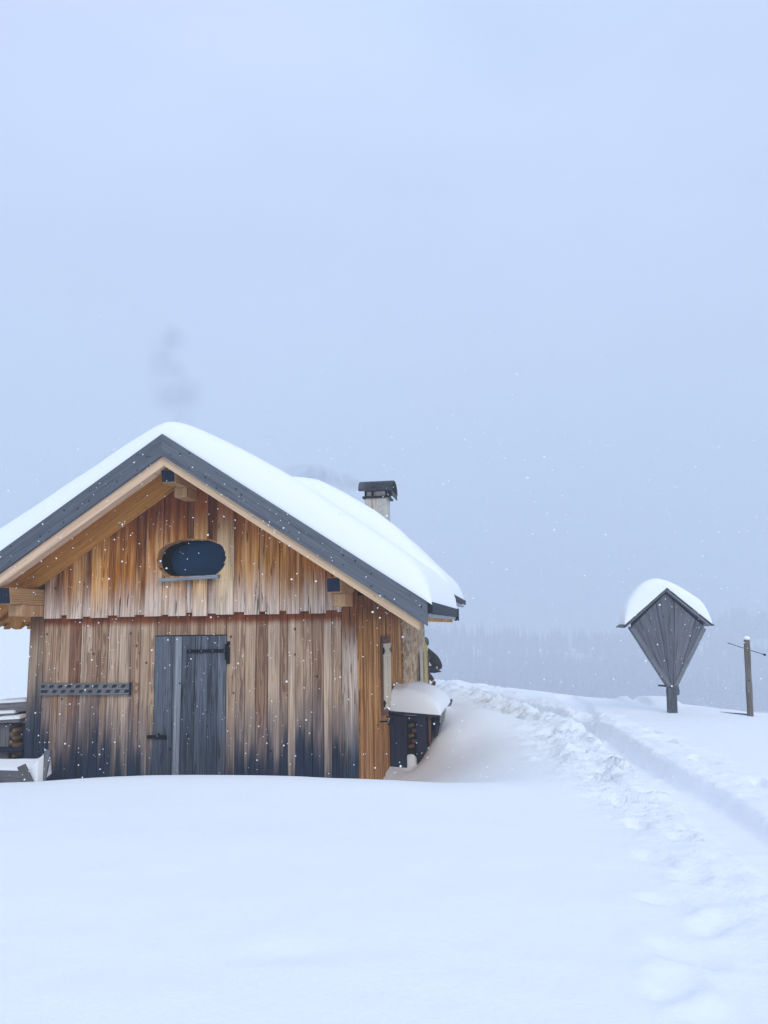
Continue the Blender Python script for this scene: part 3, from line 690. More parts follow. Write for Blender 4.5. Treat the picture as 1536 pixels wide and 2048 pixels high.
mb.prism([(XL + .1, 2.301), (-.1, 2.301), (XC, 3.95)], 3.85, 4.0)
mb.build('stone_wall', M['stone'], hut)

# shuttered window on the side wall
ws = MB(); ws.box((.018, 1.55, .36), (.045, 2.30, .435), 1); ws.box((.018, 1.56, 1.355), (.040, 2.29, 1.45), 1); ws.box((.018, 1.545, .437), (.05, 1.585, 1.353)); ws.box((.018, 2.265, .437), (.04, 2.30, 1.353))
wo_ = ws.build('side_window', M['brown_wood'], hut)
for ya, yb in ((1.592, 1.915), (1.935, 2.258)):
    s = MB(); m_ = (ya + yb) / 2
    s.box((.03, ya, .44), (.058, m_ - .002, 1.35)); s.box((.03, m_ + .002, .44), (.058, yb, 1.35)); sh = s.build('shutter', M['cream'], wo_)
    outer = ya if ya < 1.7 else yb; ins = .11 if ya < 1.7 else -.11
    for zz in (.52, 1.25):
        s = MB(); s.box((.0585, min(outer, outer + ins), zz - .018), (.066, max(outer, outer + ins), zz + .018)); s.box((.05, outer - .03 if ins > 0 else outer, zz - .045), (.070, outer if ins > 0 else outer + .03, zz + .045))
        s.build('shutter_hinge', M['iron'], sh)
s = MB(); s.tube([(.02, 1.40, .30), (.10, 1.42, .30), (.12, 1.50, .30)], .012, 6); s.build('wall_hook', M['iron'], hut); s = MB(); s.tube([(.06, 1.75, .33), (.13, 1.85, .31), (.12, 1.9, .23), (.05, 1.88, .20)], .010, 6); s.build('shutter_hook', M['iron'], wo_)

# chimney
ch = MB(); ch.box((-.80, 4.9, 2.6), (-.38, 5.34, 4.005)); cho = ch.build('chimney', M['chimney'], hut, .01)
c = MB(); zt = 4.01
c.box((-.84, 4.86, zt - .005), (-.32, 4.90, zt + .03)); c.box((-.84, 5.34, zt - .005), (-.32, 5.38, zt + .03)); c.box((-.84, 4.901, zt - .005), (-.80, 5.339, zt + .03)); c.box((-.36, 4.901, zt - .005), (-.32, 5.339, zt + .03))
for xx in (-.80, -.66, -.40):
    for yy in (4.88, 5.33): c.box((xx, yy, zt + .031), (xx + .035, yy + .03, zt + .14))
c.build('cap_frame', M['iron'], cho)
c = MB(); n_ = 14; vs = []
for x_ in (-.90, -.25):
    for k in range(n_ + 1):
        t_ = math.pi * k / n_; vs.append((x_, 5.12 - .36 * math.cos(t_), zt + .115 + .235 * math.sin(t_) ** .8))
    for k in range(n_ + 1):
        t_ = math.pi * k / n_; vs.append((x_, 5.12 - .34 * math.cos(t_), zt + .115 + .215 * math.sin(t_) ** .8))
m_ = n_ + 1; fs = []
for k in range(n_):
    fs += [(k, k + 1, 2 * m_ + k + 1, 2 * m_ + k), (m_ + k, 3 * m_ + k, 3 * m_ + k + 1, m_ + k + 1), (k, m_ + k, m_ + k + 1, k + 1), (2 * m_ + k, 2 * m_ + k + 1, 3 * m_ + k + 1, 3 * m_ + k)]
fs += [(0, 2 * m_, 3 * m_, m_), (n_, m_ + n_, 3 * m_ + n_, 2 * m_ + n_)]
c.raw(vs, fs); c.box((-.27, 4.78, zt + .02), (-.255, 5.46, zt + .114)); c.build('chimney_cap', M['cap_metal'], cho)
c = MB(); c.box((-.79, 4.91, 4.006), (-.39, 5.33, 4.13)); c.build('flue', M['chimney'], cho)

# ------------------------------------------------------------------ snow on things
def snow_shell(name, top, bot, xa, xb, ya, yb, nx_, ny_, rx0, rx1, ry0, ry1, thick, pw=2.3, bulge=.0):
    """closed snow body over bot(x,y); rounded rims"""
    def sp(a, b, n): t_ = np.linspace(0, math.pi, n); return a + (b - a) * (1 - np.cos(t_)) / 2 * .55 + (b - a) * np.linspace(0, 1, n) * .45
    xs_, ys_ = sp(xa, xb, nx_), sp(ya, yb, ny_); vs = []
    def rim(d, r): q = max(0.0, 1 - d / r); return max(0.0, 1 - q ** pw) ** (1 / pw)
    for y_ in ys_:
        for x_ in xs_:
            k = rim(x_ - xa, rx0) * rim(xb - x_, rx1) * rim(y_ - ya, ry0) * rim(yb - y_, ry1)
            vs.append((x_, y_, bot(x_, y_) + (top(x_, y_) - bot(x_, y_)) * k))
    nb = len(vs)
    for y_ in ys_:
        for x_ in xs_: vs.append((x_, y_, bot(x_, y_) - .004))
    fs = []
    for j in range(ny_ - 1):
        for i_ in range(nx_ - 1):
            a = j * nx_ + i_; fs.append((a, a + 1, a + nx_ + 1, a + nx_)); fs.append((nb + a, nb + a + nx_, nb + a + nx_ + 1, nb + a + 1))
    ring = [j * nx_ for j in range(ny_)][::-1] + list(range(1, nx_)) + [j * nx_ + nx_ - 1 for j in range(1, ny_)] + [(ny_ - 1) * nx_ + i_ for i_ in range(nx_ - 2, 0, -1)]
    for a, b in zip(ring, ring[1:] + ring[:1]): fs.append((a, nb + a, nb + b, b))
    me = bpy.data.meshes.new(name); me.from_pydata(vs, [], fs); me.polygons.foreach_set('use_smooth', [True] * len(fs)); me.update()
    return me
def pl(x, pts): return float(np.interp(x, [p[0] for p in pts], [p[1] for p in pts]))
def rtop(x, r=.32): return 3.91 - TAN * (math.sqrt((x - XC) ** 2 + r * r) - r)
def nzz(x, y, s=1.0): return mnoise.noise(V((x * s, y * s, 3.3)))
T1 = [(-6, .38), (-4.4, .36), (-3.1, .27), (-2.5, .29), (-2.18, .32), (-1.9, .33), (-1.2, .37), (-.5, .40), (.4, .33), (1.2, .30)]
def roofbot(x, y): return ztop(x) + .006
def fronttop(x, y):
    return rtop(x, .30) + pl(x, T1) - .10 + .035 * nzz(x, y, .9) + .014 * nzz(x, y, 2.6)
me = snow_shell('snow_cap', fronttop, roofbot, XLo - .02, 1.0, -.875, 3.42, 110, 60, .5, .34, .30, .10, None, 2.3)
o = link('snow_cap', me, M['roof_snow']); o.location = (OX, OY, 0); o.rotation_euler = (0, 0, -PSI)
tag(o, 'thick smooth snow blanket on the front roof of the hut, above the grey bargeboards', 'snow', 'snow lying on roofs and lids')
T2 = [(-6, .42), (-3, .30), (-2.18, .20), (-1.4, .42), (-.9, .45), (-.4, .45), (0, .37), (.3, .25), (.6, .13), (.9, .10)]
def rbot(x, y): return ztop(x) + .226
def rtop2(x, y): return rtop(x, .5) + .22 + pl(x, T2) - .10 + .02 * nzz(x + 5, y, .8)
me = snow_shell('snow_cap', rtop2, rbot, XC - SR2 - .02, .89, 3.46, 7.4, 90, 50, .5, .30, .32, .4, None, 2.1)
o = link('snow_cap', me, M['roof_snow']); o.location = (OX, OY, 0); o.rotation_euler = (0, 0, -PSI)
tag(o, 'bulging snow blanket on the raised rear roof around the chimney', 'snow', 'snow lying on roofs and lids')

# ------------------------------------------------------------------ wood box against the side wall
bx = empty('wood_box', world(.0, 2.2, 0), -PSI)
tag(bx, 'dark slatted wood box with a slanting lid against the side wall of the hut', 'box')
def lid(x): return .372 - .083 * x
s = MB(); x = .035
for wdt, mi in ((.245, 0), (.0, 0), (.15, 0)):
    if wdt: s.box((x, 0, -.70), (x + wdt - .003, .022, .285)); x += wdt
    else: x = .425 - .0
s.box((.281, .001, .215), (.424, .021, .285)); s.build('front_board', M['dark_wood'], bx)
s = MB(); s.box((.035, .09, -.70), (.64, .11, .28)); s.build('inner_board', M['nail'], bx)
s = MB(); s.box((.60, .03, -.7), (.635, .06, .29)); s.build('corner_post', M['brown_wood'], bx)
s = MB(); s.box((.70, .02, -.5), (.735, 1.70, .27), 1); s.build('side_board', M['dark_wood'], bx)
s = MB(); P = [V(p) for p in ((.03, -.06, lid(.03) - .035), (.775, -.06, lid(.775) - .035), (.775, 1.78, lid(.775) - .035), (.03, 1.78, lid(.03) - .035), (.03, -.06, lid(.03)), (.775, -.06, lid(.775)), (.775, 1.78, lid(.775)), (.03, 1.78, lid(.03)))]
s.hexa(P, [(p.x - .4, p.z - .3, p.y) for p in P]); s.build('lid', M['dark_wood'], bx)
s = MB(); s.box((.776, -.05, .19), (.80, 1.80, lid(.775) + .012), 1); s.build('lid_edge', M['grey_wood'], bx)
s = MB(); s.bar((.79, 1.7, .27), (.81, 1.84, .34), (.03, 0, 0), (0, 0, .03)); s.build('lid_handle', M['dark_wood'], bx)
# split logs seen through the gap
for k in range(5):
    zz = .14 - k * .075; xx = .33 + .05 * (k % 2); s = MB(); s.tube([(xx - .03, .035, zz), (xx + .09 if k % 2 else xx + .05, .06, zz + .02)], [.028, .032], 6, jit=.2)
    o = s.build('firewood_log', M['brown_wood']); o.location = world(0, 2.2, 0); o.rotation_euler = (0, 0, -PSI)
    tag(o, '%s split log in the narrow gap of the dark wood box' % ('topmost', 'second highest', 'middle', 'second lowest', 'lowest')[k], 'log', 'firewood logs')
s = MB(); s.ball((.33, .052, -.44), .15, 10, 14, sc=(.85, .19, 1.15), nz=.04); o = s.build('snow_cap', M['roof_snow']); o.location = world(0, 2.2, 0); o.rotation_euler = (0, 0, -PSI)
tag(o, 'small drift of snow inside the gap of the dark wood box', 'snow', 'snow lying on roofs and lids')
def bxbot(x, y): return lid(x) + .002
def bxtop(x, y): return .675 - .20 * max(0, x - .25) ** 1.3 + .06 * nzz(x * 2, y) - .03 * math.exp(-((x - .12) / .12) ** 2) + .04 * math.exp(-((y - .5) / .4) ** 2)
me = snow_shell('snow_cap', bxtop, bxbot, .018, .80, -.075, 1.80, 44, 60, .07, .42, .17, .3, None, 2.3)
o = link('snow_cap', me, M['roof_snow']); o.location = world(0, 2.2, 0); o.rotation_euler = (0, 0, -PSI)
tag(o, 'rounded pillow of snow on the lid of the dark wood box', 'snow', 'snow lying on roofs and lids')

# ------------------------------------------------------------------ skis, plank and person behind the hut
s = MB(); s.box((.052, 5.84, .0), (.150, 5.865, 1.05)); s.box((.154, 5.84, .0), (.256, 5.865, 1.04)); s.box((.052, 5.822, .96), (.256, 5.838, 1.02), 0)
o = s.build('plank', M['brown_wood']); o.location = (OX, OY, 0); o.rotation_euler = (0, 0, -PSI)
tag(o, 'brown wooden board at the far corner of the stone wall behind the skis', 'board')
def ski(x, y, col, label, top):
    e_ = empty('ski', world(x, y, .25), -PSI); tag(e_, label, 'ski', 'skis standing in the snow')
    s = MB(); n_ = 16; vs = []
    for i_ in range(n_ + 1):
        t_ = i_ / n_; z_ = t_ * (top - .25) ; wd = .043 - .006 * math.sin(t_ * math.pi) ; 
        if t_ > .82: wd *= math.sqrt(max(0.0, 1 - ((t_ - .82) / .185) ** 2))
        yy = -.10 * max(0, (t_ - .85) / .15) ** 2
        for a, b in ((-wd, 0), (wd, 0), (wd, .010), (-wd, .010)): vs.append((a, yy + b, z_))
    fs = [(0, 3, 2, 1)] + [(i_ * 4 + k, i_ * 4 + (k + 1) % 4, i_ * 4 + 4 + (k + 1) % 4, i_ * 4 + 4 + k) for i_ in range(n_) for k in range(4)] + [(n_ * 4, n_ * 4 + 1, n_ * 4 + 2, n_ * 4 + 3)]
    s.raw(vs, fs); s.build('ski_blade', M[col], e_)
    s = MB(); s.box((-.035, -.05, .10), (.035, -.001, .24)); s.box((-.025, -.08, .17), (.025, -.05, .20)); s.tube([(-.03, -.06, .12), (-.06, -.09, .20), (.0, -.10, .24)], .008, 6); s.build('binding', M['iron'], e_)
    s = MB(); s.box((-.034, -.004, .3), (-.028, .012, .85)); s.box((.028, -.004, .3), (.034, .012, .85)); s.build('ski_rim', M['ski_edge'], e_)
ski(.118, 5.78, 'ski_white', 'white ski standing upright against the brown board, nearer the stone wall', 1.24)
ski(.200, 5.78, 'ski_yellow', 'pale yellow tipped ski standing upright beside the crouching person', 1.28)

def skin_mesh(name, chains, mat, parent, sub=2):
    """one surface grown over connected joints: chains = list of [(x,y,z,r),...]; shared joints are merged"""
    vs = []; es = []; rs = []; idx = {}
    def vid(p):
        k = tuple(round(q, 4) for q in p[:3])
        if k not in idx: idx[k] = len(vs); vs.append(p[:3]); rs.append(p[3])
        return idx[k]
    for c in chains:
        for a, b in zip(c[:-1], c[1:]): es.append((vid(a), vid(b)))
    me = bpy.data.meshes.new(name); me.from_pydata(vs, es, []); o = link(name, me, mat, parent)
    m1 = o.modifiers.new('skin', 'SKIN'); m1.use_smooth_shade = True
    for k, r_ in enumerate(rs): me.skin_vertices[0].data[k].radius = (r_, r_)
    me.skin_vertices[0].data[0].use_root = True
    m2 = o.modifiers.new('sub', 'SUBSURF'); m2.levels = sub; m2.render_levels = sub
    return o
PX, PY = 1.19, 19.5
per = empty('person', (PX, PY, gz_(PX, PY) + .02)); tag(per, 'person in dark padded jacket and olive hat crouching behind the skis beside the hut', 'person')
hip = (.08, 0, .43, .085)
body = [[hip, (.045, 0, .57, .085), (-.09, 0, .76, .08), (-.17, 0, .88, .05), (-.20, 0, .95, .05), (-.24, 0, 1.01, .07), (-.25, 0, 1.09, .075)]]
for sy, ax in ((-1, .0), (1, -.16)):
    kn = (-.30 + ax * .5, sy * .10, .40 + (.05 if sy < 0 else 0), .055); an = (ax - .02, sy * .09, .09, .038)
    body += [[hip, (.03, sy * .08, .42, .07), kn, (ax - .14, sy * .09, .27, .05), an, (ax - .08, sy * .09, .035, .035), (ax - .18, sy * .09, .03, .028)]]
    sh = (-.13, sy * .16, .80, .055); el = (-.25, sy * .2, .62, .042); wr_ = (-.43, sy * .14, .58, .030)
    body += [[(-.09, 0, .76, .08), sh, el, wr_, (-.49, sy * .13, .575, .028)]]
    for k in range(4):
        fl_ = (.040, .048, .045, .034)[k]; yy = sy * (.10 + .018 * k)
        body += [[(-.49, sy * .13, .575, .028), (-.52, yy, .58 - .004 * k, .0095), (-.52 - fl_, yy, .565 - .004 * k, .0085), (-.53 - fl_, yy, .545 - .004 * k, .008)]]
    body += [[(-.43, sy * .14, .58, .030), (-.465, sy * .09, .60, .010), (-.50, sy * .075, .595, .009)]]
skin_mesh('body', body, M['skin'], per)
jk = [[(.10, 0, .40, .10), (.09, 0, .49, .135), (.01, 0, .64, .15), (-.11, 0, .79, .13), (-.165, 0, .88, .08), (-.19, 0, .93, .065)]]
for sy in (-1, 1): jk += [[(-.11, 0, .79, .13), (-.12, sy * .17, .80, .075), (-.19, sy * .22, .70, .07), (-.25, sy * .2, .62, .070), (-.41, sy * .14, .585, .048)]]
skin_mesh('jacket', jk, M['jacket'], per)
tr = [[(.08, 0, .42, .13), (.08, 0, .36, .10)]]
for sy, ax in ((-1, .0), (1, -.16)): tr += [[(.08, 0, .42, .13), (-.03, sy * .09, .42, .10), (-.30 + ax * .5, sy * .10, .40 + (.05 if sy < 0 else 0), .082), (ax - .14, sy * .09, .27, .068), (ax - .04, sy * .09, .15, .055)]]
skin_mesh('trousers', tr, M['trousers'], per)
for sy, ax in ((-1, .0), (1, -.16)): skin_mesh('boot', [[(ax - .02, sy * .09, .16, .052), (ax - .02, sy * .09, .06, .055), (ax - .10, sy * .09, .035, .045), (ax - .20, sy * .09, .03, .036)]], M['boot'], per)
s = MB(); s.ball((-.25, 0, 1.10), .105, 10, 14, sc=(1.05, .85, 1.1)); s.ball((-.355, 0, 1.085), .018, 5, 6, sc=(1.2, .8, 1)); 
for sy in (-1, 1): s.ball((-.335, sy * .035, 1.115), .012, 5, 6, mi=1); s.ball((-.24, sy * .088, 1.09), .022, 5, 6, sc=(.8, .5, 1.2))
s.ball((-.345, 0, 1.045), .020, 5, 6, mi=2, sc=(.4, 1.2, .3)); s.build('head', [M['skin'], M['nail'], M['boot']], per)
s = MB(); s.ball((-.235, 0, 1.12), .112, 10, 14, sc=(1.02, .9, .95)); s.tube([(-.235, 0, 1.10), (-.235, 0, 1.13)], .112, 14); s.build('hat', M['hat'], per)
s = MB(); s.ball((-.205, 0, 1.07), .095, 8, 12, sc=(.9, .92, .9)); s.build('hair', M['hair'], per)

# ------------------------------------------------------------------ left of the hut: firewood under planks, trough
rk = empty('firewood_rack', world(-4.4, .3, 0), -PSI); tag(rk, 'low grey board rack holding split firewood at the left corner of the hut', 'rack')
s = MB(); x = -.98
for wdt in (.15, .14, .16, .145): s.box((x, -.02, -.5), (x + wdt - .004, .012, .385 + random.uniform(-.01, .01))); x += wdt
s.build('front_board', M['grey_wood'], rk)
s = MB(); s.box((-.20, .0, -.5), (-.02, .03, .44)); s.build('corner_post', M['dark_wood'], rk)
s = MB(); s.box((-1.0, .35, -.5), (-.02, .37, .38)); s.build('rear_board', M['nail'], rk)
s = MB(); s.box((-1.05, -.05, .405), (-.14, .36, .428), 0); s.build('top_plank', M['grey_wood'], rk)
s = MB(); s.box((-1.2, -.14, .045), (-.10, -.04, .10), 0); s.build('lower_rail', M['dark_wood'], rk)
for k in range(8):
    s = MB(); xx = -.375 + .05 * (k % 2) + random.uniform(-.015, .015); zz = .35 - k * .052
    s.tube([(xx, -.0, zz), (xx + .01, .33, zz + .01)], [.036, .034], 6, jit=.2)
    o = s.build('firewood_log', M['log_wood']); o.location = world(-4.4, .3, 0); o.rotation_euler = (0, 0, -PSI)
    tag(o, '%s split log in the gap of the grey board rack' % ('topmost', 'second highest', 'third highest', 'fourth highest', 'fourth lowest', 'third lowest', 'second lowest', 'lowest')[k], 'log', 'firewood logs')
slabs = [((-1.08, -.10, .432), (-.47, .25, .465), 'left lower grey plank'), ((-.49, -.12, .434), (-.145, .22, .478), 'right lower dark plank'), ((-.95, .0, .500), (-.30, .28, .545), 'middle snow-dusted plank'), ((-.62, .05, .560), (-.16, .32, .68), 'topmost thick plank')]
for a, b, nm in slabs:
    s = MB(); s.box(a, b, 0); o = s.build('plank', M['grey_wood']); o.location = world(-4.4, .3, 0); o.rotation_euler = (R(1), R(-3), -PSI)
    tag(o, nm + ' piled on the firewood rack left of the hut', 'plank', 'planks piled on the firewood rack')
    me = snow_shell('snow_cap', lambda x, y, b=b: b[2] + .045 + .012 * nzz(x * 5, y * 5), lambda x, y, b=b: b[2] + .001, a[0] + .01, b[0] - .005, a[1] + .005, b[1] - .01, 20, 14, .05, .05, .05, .05, None)
    o = link('snow_cap', me, M['roof_snow']); o.location = world(-4.4, .3, 0); o.rotation_euler = (R(1), R(-3), -PSI)
    tag(o, 'thin layer of snow on the ' + nm + ' of the firewood rack', 'snow', 'snow lying on roofs and lids')
tg = empty('feeding_trough', world(-3.80, -.5, 0), -PSI); tag(tg, 'old V shaped plank trough half buried in snow by the left hut corner', 'trough')
s = MB(); s.bar((-1.6, -.16, -.13), (-.10, -.13, -.16), (0, -.05, .24), (0, .03, .006)); s.build('side_board', M['grey_wood'], tg)
s = MB(); s.bar((-1.6, .12, -.06), (-.03, .10, -.08), (0, .12, .24), (0, .03, -.015)); s.build('side_board', M['grey_wood'], tg)
s = MB(); s.bar((.015, -.15, -.27), (-.135, -.19, .035), (.095, 0, .04), (.0, .03, .0)); s.build('end_batten', M['grey_wood'], tg, .004)
s = MB(); s.bar((.015, -.02, -.27), (.075, .02, .185), (.085, .0, -.012), (.0, .03, .0)); s.build('end_batten', M['grey_wood'], tg, .004)
s = MB(); s.bar((-.42, -.20, -.3), (-.53, -.22, -.02), (.07, 0, .02), (0, .05, 0)); s.build('support_leg', M['dark_wood'], tg)
me = snow_shell('snow_cap', lambda x, y: -.015 + .36 * (y + .12) + .09 * math.exp(-((x - .03) / .09) ** 2) + .018 * nzz(x * 4, y * 4), lambda x, y: -.20 + .3 * (y + .14), -1.6, .045, -.135, .16, 50, 20, .1, .02, .03, .06, None)
o = link('snow_cap', me, M['roof_snow']); o.location = world(-3.80, -.5, 0); o.rotation_euler = (0, 0, -PSI)
tag(o, 'snow filling the old V shaped trough at the left corner', 'snow', 'snow lying on roofs and lids')

# ------------------------------------------------------------------ wayside shrine, seen from behind
ws_ = empty('wayside_shrine', (5.03, 14.03, 0)); tag(ws_, 'grey kite shaped wooden wayside shrine on a post with a small snowy gable roof', 'shrine')
A = V((.035, 0, 2.10)); Lc = V((-.615, 0, 1.51)); Rc = V((.695, 0, 1.485)); B = V((.050, 0, .345))
s = MB(); npl = 9
top = [Lc.lerp(A, t_) for t_ in (0, .28, .52, .76)] + [A] + [A.lerp(Rc, t_) for t_ in (.24, .50, .76, 1.0)]
top = [Lc, Lc.lerp(A, .22), Lc.lerp(A, .46), Lc.lerp(A, .72), A, A.lerp(Rc, .24), A.lerp(Rc, .50), A.lerp(Rc, .78), Rc]
bo = [B + V((-.05 + .1 * k / 8, 0, .04 - .0 * k)) for k in range(9)]
for k in range(8):
    yo = -.012 if k % 2 else .0; g_ = .004
    a, b = top[k], top[k + 1]; c_, d_ = bo[k + 1], bo[k]
    sh = (b - a).normalized() * g_
    P = []
    for yy in (yo - .02, yo + .004):
        P += [V((q.x, yy, q.z)) for q in (d_, c_, b - sh, a + sh)]
    m_ = (a + b) / 2; ax = (m_ - B).normalized(); px_ = V((ax.z, 0, -ax.x))
    wc = [((p - m_).dot(px_), p.y, (p - B).dot(ax)) for p in P]
    s.hexa([P[i] for i in (0, 1, 2, 3, 4, 5, 6, 7)], wc)
s.build('back_panel', M['shrine_wood'], ws_)
for c_ in (Lc, Rc):
    s = MB(); d_ = (c_ - B).normalized(); s.bar(B + V((0, -.032, .03)) + d_ * .02, c_ + V((0, -.032, 0)) - d_ * .02, V((-d_.z, 0, d_.x)) * .075 if c_ is Rc else V((d_.z, 0, -d_.x)) * .075, (0, .02, 0)); s.build('edge_board', M['shrine_wood'], ws_)
    s = MB(); s.bar(B + V((0, .10, .02)), c_ + V((0, .10, 0)), (0, .18, 0), V((-d_.z, 0, d_.x)) * .02); s.build('side_board', M['shrine_wood'], ws_)
s = MB(); s.prism([(-.61, 1.45), (.69, 1.43), (.69, 1.572), (.036, 2.13), (-.61, 1.60)], .012, .03); s.build('gable_infill', M['dark_wood'], ws_)
s = MB(); s.prism([(-.045, .30), (.15, .30), (.165, .37), (.15, .47), (-.02, .47), (-.05, .38)], -.045, .05); s.build('foot_block', M['shrine_wood'], ws_, .006)
s = MB(); s.bar((.01, .0, -.4), (.035, .0, .42), (.150, 0, 0), (0, .12, 0)); s.build('post', M['shrine_wood'], ws_, .005)
s = MB(); s.bar((-.20, -.02, .475), (-.06, .02, .46), (0, 0, .03), (0, .04, 0)); s.build('peg', M['dark_wood'], ws_)
for sg, end in ((-1, V((-.755, 0, 1.505))), (1, V((.775, 0, 1.512)))):
    s = MB(); apx = V((.035, 0, 2.155)); d_ = (end - apx); L = d_.length; d_ = d_ / L; nrm = V((-d_.z, 0, d_.x)) * (1 if sg > 0 else -1)
    s.bar(apx + V((0, .06, 0)), end + V((0, .06, 0)), (0, .32, 0), nrm * .026)
    rf = s.build('roof_board', M['shrine_wood'], ws_)
    s = MB()
    for row in range(5):      # overlapping shingle courses
        q0, q1 = L * (row / 5) - .02, L * ((row + 1) / 5) + .05
        for c_ in range(3):
            yy = -.105 + c_ * .108
            s.bar(apx + d_ * max(q0, -.01) + nrm * (.018 + .004) + V((0, yy + .05, 0)), apx + d_ * q1 + nrm * .045 + V((0, yy + .05, 0)), (0, .104, 0), nrm * .016)
    s.build('shingles', M['shrine_wood'], rf)
def shtop(x, y):
    return 2.375 - .60 * max(0, x + .10) ** 1.45 * .98 - 1.25 * max(0, -.10 - x) ** 1.9 + .02 * nzz(x * 2, y * 2) - .0
def shbot(x, y):
    return 2.205 - (.813 * abs(x - .035) if x < .035 else .862 * abs(x - .035))
me = snow_shell('snow_cap', shtop, shbot, -.765, .80, -.13, .25, 60, 26, .13, .20, .13, .12, None, 2.2)
o = link('snow_cap', me, M['roof_snow']); o.location = (5.03, 14.03, 0)
tag(o, 'domed snow cap on the little gable roof of the wayside shrine', 'snow', 'snow lying on roofs and lids')

# ------------------------------------------------------------------ round post with a rod
po = empty('wooden_post', (6.10, 13.35, 0)); tag(po, 'round brown wooden post leaning slightly at the right edge of the snowfield', 'post')
s = MB(); s.tube([(.005 + (.062 - .005) * t_, 0, -.3 + 1.59 * t_) for t_ in np.linspace(0, 1, 14)], [.054 - .006 * t_ + .003 * math.sin(t_ * 17) for t_ in np.linspace(0, 1, 14)], 16, jit=.03); s.build('post_trunk', M['pole_wood'], po)
s = MB(); a, b = V((-.235, .075, 1.215)), V((.40, .075, 1.0)); s.tube([a, a.lerp(b, .5), b], .006, 8); s.tube([b - (b - a) * .08, b - (b - a) * .03, b], [.007, .02, .014], 8); s.build('metal_rod', M['iron'], po)
s = MB(); s.ball((.062, 0, 1.29), .055, 10, 14, sc=(1, 1, .72)); o = s.build('snow_cap', M['roof_snow']); o.location = (6.10, 13.35, 0)
tag(o, 'small round snow cap on the top of the brown post', 'snow', 'snow lying on roofs and lids')
s = MB(); s.tube([(5.55, 14.35, -.02), (5.85, 13.9, -.005), (6.16, 13.50, .0)], [.016, .018, .018], 8); o = s.build('fence_rail', M['dark_wood']); tag(o, 'thin dark rail almost buried in snow left of the brown post', 'rail')

# ------------------------------------------------------------------ far conifers
def conifer(seed, H=1.0):
    r_ = random.Random(seed); v = []; f = []
    lv = 17
    for i_ in range(lv):
        t_ = i_ / (lv - 1); z_ = .06 + .90 * t_; rad = (.19 + .03 * r_.random()) * (1 - t_) ** .85 + .008
        nb_ = 9 if t_ < .7 else 6
        for k in range(nb_):
            if r_.random() < .1: continue
            a_ = 2 * math.pi * (k + r_.random() * .7) / nb_ + i_; l_ = rad * r_.uniform(.6, 1.15); w_ = l_ * .30 + .008; dr_ = l_ * r_.uniform(.35, .6)
            ca, sa = math.cos(a_), math.sin(a_); b0 = len(v)
            v += [(0, 0, z_ + .02), (ca * l_ * .55 - sa * w_, sa * l_ * .55 + ca * w_, z_ - dr_ * .45), (ca * l_, sa * l_, z_ - dr_), (ca * l_ * .55 + sa * w_, sa * l_ * .55 - ca * w_, z_ - dr_ * .45), (ca * l_ * .5, sa * l_ * .5, z_ - dr_ * .1)]
            f += [(b0, b0 + 1, b0 + 4), (b0 + 1, b0 + 2, b0 + 4), (b0 + 2, b0 + 3, b0 + 4), (b0 + 3, b0, b0 + 4)]
    return v, f
protos = []
for k in range(6):
    v, f = conifer(100 + k); mb = MB(); mb.raw(v, f); mb.tube([(0, 0, -.05), (0, 0, .5), (0, 0, .97)], [.018, .011, .003], 6, mi=1)
    me_o = mb.build('conifer', [M['needles'], M['trunk']]); protos.append(me_o)
tr_ = random.Random(3); cnt = 0; forest_v = []; forest_f = []
cand = []
while len(cand) < 3400:
    y_ = 440 + 330 * tr_.random() ** 1.3; x_ = tr_.uniform(-.02, .52) * y_ if tr_.random() < .9 else tr_.uniform(-.55, -.44) * y_
    if mnoise.noise(V((x_ / 60, y_ / 60, 0))) < -.12 - .25 * (y_ < 620): continue
    cand.append((x_, y_))
cand.sort(key=lambda p: p[1])
near_c = cand[:260]; rest = cand[260:]
for k, (x_, y_) in enumerate(near_c):
    pr = protos[k % 6]
    if k < 6: o = pr
    else: o = pr.copy(); COL.objects.link(o)
    h_ = tr_.uniform(10, 21); o.scale = (h_ * tr_.uniform(.8, 1.3), h_ * tr_.uniform(.8, 1.3), h_); o.rotation_euler = (0, 0, tr_.uniform(0, 6.28))
    o.location = (x_, y_, gz_(x_, y_) - .3)
    tag(o, 'snow dusted conifer on the misty slope beyond the snowfield', 'tree', 'conifers on the misty slope')
base = [conifer(200 + k) for k in range(4)]; mbf = MB()
vs_all = []; fs_all = []
zz_all = terrain(np.array([p[0] for p in rest]), np.array([p[1] for p in rest]), False)
for (x_, y_), z_ in zip(rest, zz_all):
    v, f = tr_.choice(base); h_ = tr_.uniform(10, 21); a_ = tr_.uniform(0, 6.28); ca, sa = math.cos(a_) * h_, math.sin(a_) * h_; b0 = len(vs_all)
    vs_all += [(x_ + p[0] * ca - p[1] * sa, y_ + p[0] * sa + p[1] * ca, z_ + p[2] * h_ - .3) for p in v]; fs_all += [tuple(i_ + b0 for i_ in q) for q in f]
me = bpy.data.meshes.new('forest'); me.from_pydata(vs_all, [], fs_all); me.update(); o = link('forest', me, M['needles'])
tag(o, 'mass of conifers fading into the mist high on the far slope', 'forest', kind='stuff')

